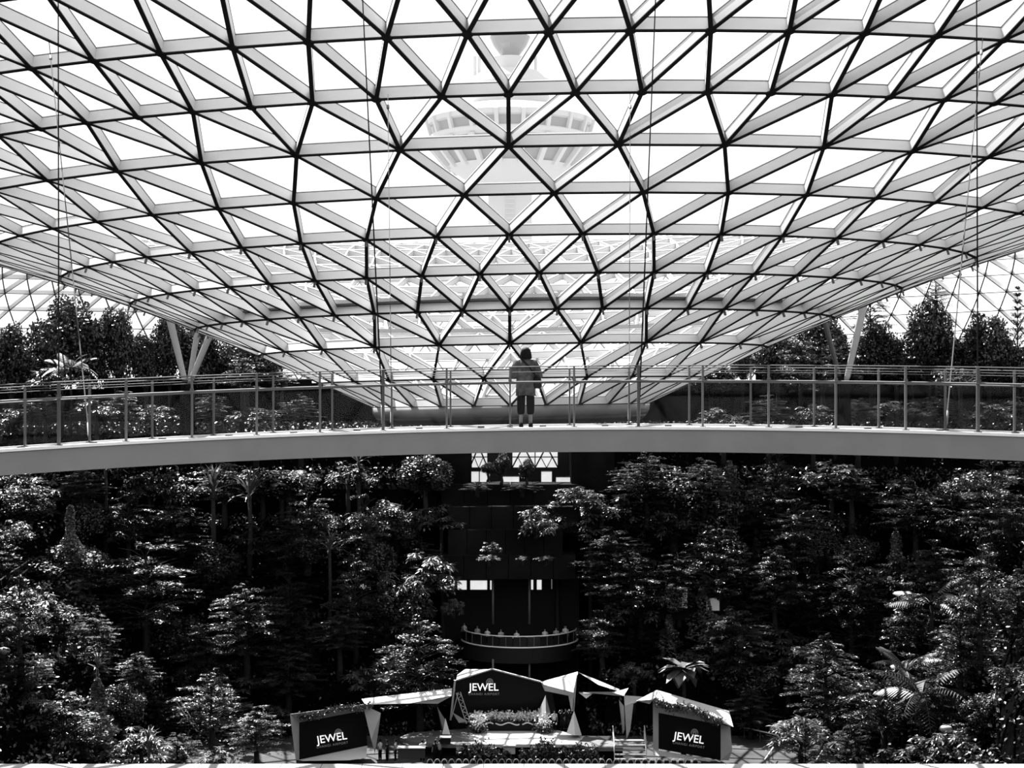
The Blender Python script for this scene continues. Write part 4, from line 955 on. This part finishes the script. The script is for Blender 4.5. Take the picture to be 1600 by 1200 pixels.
for k, (kd, px, py, w_, h_, Z) in enumerate(U): tree(kd, px, py, w_, h_, Z, k % 3, base=TOP)
for kd, px, py, w_, h_, Z in (('bushy', 838, 768, 62, 62, 154), ('bushy', 768, 838, 30, 22, 153), ('bushy', 764, 862, 34, 12, 151), ('bushy', 815, 866, 20, 8, 151), ('bushy', 852, 866, 34, 8, 151), ('bushy', 898, 748, 70, 34, 156),
    ('round', 762, 722, 26, 20, 159), ('round', 783, 706, 34, 40, 159), ('round', 822, 716, 30, 34, 159), ('tiered', 745, 754, 60, 12, 158), ('tiered', 815, 756, 80, 10, 158), ('bushy', 708, 925, 40, 30, 150)):
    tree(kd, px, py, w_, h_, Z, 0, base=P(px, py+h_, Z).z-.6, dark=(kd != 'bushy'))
tree('round', 1110, 566, 90, 50, 178, 1, base=TOP)
for k in range(16):   # planting seen through the balustrade
    px = [20, 70, 150, 190, 240, 330, 400, 470, 1130, 1200, 1270, 1340, 1400, 1470, 1540, 1590][k]
    tree('tiered' if k % 2 else 'bushy', px, 618+random.uniform(-6, 10), random.uniform(60, 95), 34, 156+random.uniform(-3, 6), k % 3, base=TOP-3)
# fill the slope behind
fill = 0
for gy in range(722, 1180, 60):
    for gx in range(-10, 1650, 86):
        px = gx+random.uniform(-30, 30)+(46 if (gy//52) % 2 else 0); py = gy+random.uniform(-15, 15)
        if 690 < px < 915 and py < 1060: continue
        if 430 < px < 1170 and py > 1010: continue
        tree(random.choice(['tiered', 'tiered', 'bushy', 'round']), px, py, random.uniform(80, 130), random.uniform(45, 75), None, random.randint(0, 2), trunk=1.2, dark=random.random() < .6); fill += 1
# palms and rosettes
def frond(L_, droop, wid, nl=16):
    m = MB(); q = [Vector((L_*t, 0, L_*(.55*t-droop*t*t))) for t in np.linspace(0, 1, 9)]; m.tube(q, [.04]*3+[.03]*3+[.015]*3, 4)
    for k in range(nl):
        t = .15+.85*k/nl; i = min(7, int(t*8)); p = q[i].lerp(q[i+1], t*8-i); ll = wid*math.sin(PI*(.12+.8*t))
        for s in (-1, 1):
            e_ = p+Vector((ll*.35, s*ll*.8, -ll*.45)); m.add([p+Vector((-.05, 0, 0)), p+Vector((.08, 0, 0)), e_], [(0, 1, 2)])
    return m.mesh('frond', True)
FR = [frond(2.6, .75, .8), frond(2.4, .95, .7), frond(2.5, .5, .75)]
for f_ in FR: f_.materials.append(mat('frond leaf', .022, .45, .3))
FRD = [f_.copy() for f_ in FR]
for f_ in FRD: f_.materials[0] = M_LEAFD
SW = MB()
for i in range(1): 
    q = [(0, 0, 0), (.5, .07, .25), (1.1, .05, .35), (1.6, 0, .2), (1.1, -.05, .35), (.5, -.07, .25)]; SW.add(q, [(0, 1, 5), (1, 2, 4, 5), (2, 3, 4)])
SWM = SW.mesh('blade'); SWM.materials.append(M_LEAF3)
BL = MB(); q = [(0, 0, 0), (.4, .28, .12), (1.0, .34, .10), (1.5, 0, -.15), (1.0, -.34, .10), (.4, -.28, .12), (.4, 0, .04), (1.0, 0, .0)]; BL.add(q, [(0, 1, 6), (0, 6, 5), (1, 2, 7, 6), (6, 7, 4, 5), (2, 3, 7), (7, 3, 4)])
BLM = BL.mesh('leaf'); BLM.materials.append(mat('big leaf', .055, .5, .3))
def rosette(name, lb, cat, px, py, Z, meshes, n, sc, part, elev=(.2, 1.2), trunk=True, base=None):
    c = P(px, py, Z); gz = terr(c.x, c.y) if base is None else base; gz = min(gz, c.z-.2)
    root = thing(name, lb, cat, (c.x, c.y, gz), {'frond': 'palms among the trees', 'blade': 'spiky rosettes'}.get(part))
    for k in range(n):
        o = bpy.data.objects.new(part, meshes[k % len(meshes)]); COL.objects.link(o); o.parent = root; o.location = (0, 0, c.z-gz); o.scale = (sc,)*3
        o.rotation_euler = (0, -random.uniform(*elev), 2*PI*k/n*2.4)
    m = MB(); h = c.z-gz; m.tube([(0, 0, -.1), (.08, 0, h*.5), (0, 0, h)], [.16*sc, .12*sc, .10*sc], 8); m.build('trunk', M_BARK, root, True)
for px, py, sc, lb in ((333, 770, 1.25, 'tall slim palm left of its twin below the bridge'), (390, 775, 1.25, 'tall slim palm right of its twin below the bridge'), (560, 722, 1.1, 'palm top just under the bridge left of centre'), (165, 735, 1.0, 'small palm just under the left end of the bridge'), (515, 860, .9, 'spiky palm halfway up the left slope')):
    Z = 140
    while Z < 165 and P(px, py, Z).z-terr(P(px, py, Z).x, Z) > 9: Z += 1
    rosette('fan_palm', lb, 'palm', px, py, Z, [SWM], 26, 1.45*sc, 'blade', (-.3, 1.3))
for px, py, sc, lb in ((1455, 945, 1.5, 'feathery palm with arching fronds on the right slope'), (1440, 1090, 1.7, 'large feathery palm low on the right slope'), (1415, 1050, 1.2, 'feathery palm above the large one at lower right'), (110, 575, 1.2, 'dark feathery palm on the upper terrace left')):
    if py < 600: rosette('feather_palm', lb, 'palm', px, py, 157, FRD, 13, sc*.9, 'frond', (-.2, .7), base=TOP)
    else:
        Z = 120
        while Z < 160 and P(px, py, Z).z-terr(P(px, py, Z).x, Z) > 4: Z += 1
        rosette('feather_palm', lb, 'palm', px, py, Z, FR, 13, sc, 'frond', (-.2, .7))
rosette('large_leaf_plant', 'plant with big pale paddle leaves above the right screen', 'plant', 1068, 1046, 136, [BLM], 24, 1.45, 'leaf', (-1.0, .5))
rosette('cordyline', 'spiky rosette plant low on the left slope', 'plant', 152, 1046, 122, [SWM], 22, .9, 'blade', (0, 1.2))
rosette('cordyline', 'spiky rosette left of the left screen near the ledge', 'plant', 232, 1160, 118, [SWM], 20, .8, 'blade', (0, 1.2))
# ---------------------------------------------------------------- small garden fittings
def onslope(px, py, up):
    Z = 90
    while Z < 170:
        q = P(px, py, Z)
        if q.z-terr(q.x, q.y) < up: break
        Z += .1
    return q
for px, py, lb, Z in ((6, 1018, 'pale round garden lamp at the left edge', 112), (172, 1088, 'pale round garden lamp beside the climber, lower left', 112), (183, 1173, 'pale shell shaped lamp near the ledge at lower left', 106), (1478, 1140, 'pale dome lamp under the palm at lower right', 110)):
    p = onslope(px, py, 1.2); z = terr(p.x, p.y); t = thing('garden_lamp', lb, 'lamp', (p.x, p.y, min(z, p.z-.5)))
    m = MB(); h = p.z-t.location.z; m.lathe([(.02, h-.25), (.35, h-.15), (.5, h+.05), (.38, h+.25), (.02, h+.35)], 16, sx=1, sy=.8); m.build('shade', M_GREYF, t, True)
    m = MB(); m.tube([(0, 0, 0), (0, 0, h-.2)], .06, 6); m.build('pole', M_DSTEEL, t)
rl = [((0, 906), (45, 876), 112, 'upper sloping handrail at the left edge'), ((20, 907), (60, 877), 112, 'lower sloping handrail at the left edge'), ((273, 1093), (308, 1143), 122, 'pale handrail of the path left of the left screen'), ((279, 1092), (311, 1140), 122.6, 'parallel handrail beside the path left of the left screen'),
      ((181, 1077), (194, 1096), 120, 'short pale rail beside the climber, lower left'), ((280, 1162), (300, 1190), 118, 'short handrail near the ledge at lower left'), ((1195, 1187), (1208, 1168), 122, 'short slanting rail right of the right screen'), ((1276, 1187), (1290, 1165), 122, 'longer slanting rail right of the right screen'),
      ((1395, 1190), (1412, 1174), 118, 'short slanting rail near the ledge at lower right'), ((1160, 1136), (1216, 1149), 128, 'pale level path edge right of the right screen')]
for a, b, Z, lb in rl:
    A_, B_ = onslope(*a, 1.0), onslope(*b, 1.0); t = thing('handrail', lb, 'rail', A_); d = B_-A_
    m = MB(); m.tube([(0, 0, 0), d*.5, d], .06, 6); m.build('rail', M_WHITE, t, True)
    for u in (0.05, .5, .95):
        q = d*u; g_ = terr(A_.x+q.x, A_.y+q.y)-A_.z; m = MB(); m.tube([q, (q.x, q.y, min(g_, q.z-.9))], .035, 5); m.build('post', M_STEEL, t)
# undergrowth scattered over the slopes
n = 150000; xs = np.random.uniform(-62, 62, n); ys = np.random.uniform(88, 172, n); keep = (np.abs(xs) < .34*ys) & ~((np.abs(xs) < 27) & (ys < 143)) & ~((np.abs(xs) < 7) & (ys < 172))
xs, ys = xs[keep], ys[keep]; zs = np.array([terr(x, y) for x, y in zip(xs, ys)])+np.random.uniform(.05, 1.1, len(xs))**1.5
v, f = leafmesh(np.stack([xs, ys, zs], 1), rnd_dirs(len(xs)), rnd_dirs(len(xs))*.6+np.array([0, 0, 1]), np.random.uniform(.25, .5, len(xs)), np.random.uniform(.15, .3, len(xs)))
o = link('undergrowth', mesh_np('undergrowth', v, f), M_LEAF); tag(o, 'low leafy undergrowth covering the dark slopes', 'undergrowth', kind='stuff')
# ---------------------------------------------------------------- tell the trees apart
KN = {'tiered': 'layered dark tree', 'round': 'round crowned tree', 'vine': 'climber covered column', 'spire': 'spiky whorled conifer', 'bushy': 'glossy leaved tree'}
def rowname(y):
    for lim, nm in ((600, 'on the upper terrace'), (690, 'behind the balustrade'), (770, 'just below the bridge'), (860, 'high on the slope'), (950, 'halfway up the slope'), (1040, 'low on the slope')):
        if y < lim: return nm
    return 'near the garden floor'
G = {}
for t in TREES: G.setdefault((t[1], rowname(t[3]), 'left' if t[2] < 800 else 'right'), []).append(t)
for (kd, rn, sd), ts in G.items():
    ts.sort(key=lambda t: t[2])
    for k, t in enumerate(ts):
        t[0]['label'] = '%s %s, %s' % (KN[kd], rn, ('the only one on the %s side' % sd) if len(ts) == 1 else '%s from left on the %s side' % (ordinal(k), sd)); t[0]['group'] = 'trees of the garden slope' if kd != 'vine' else 'climber columns'
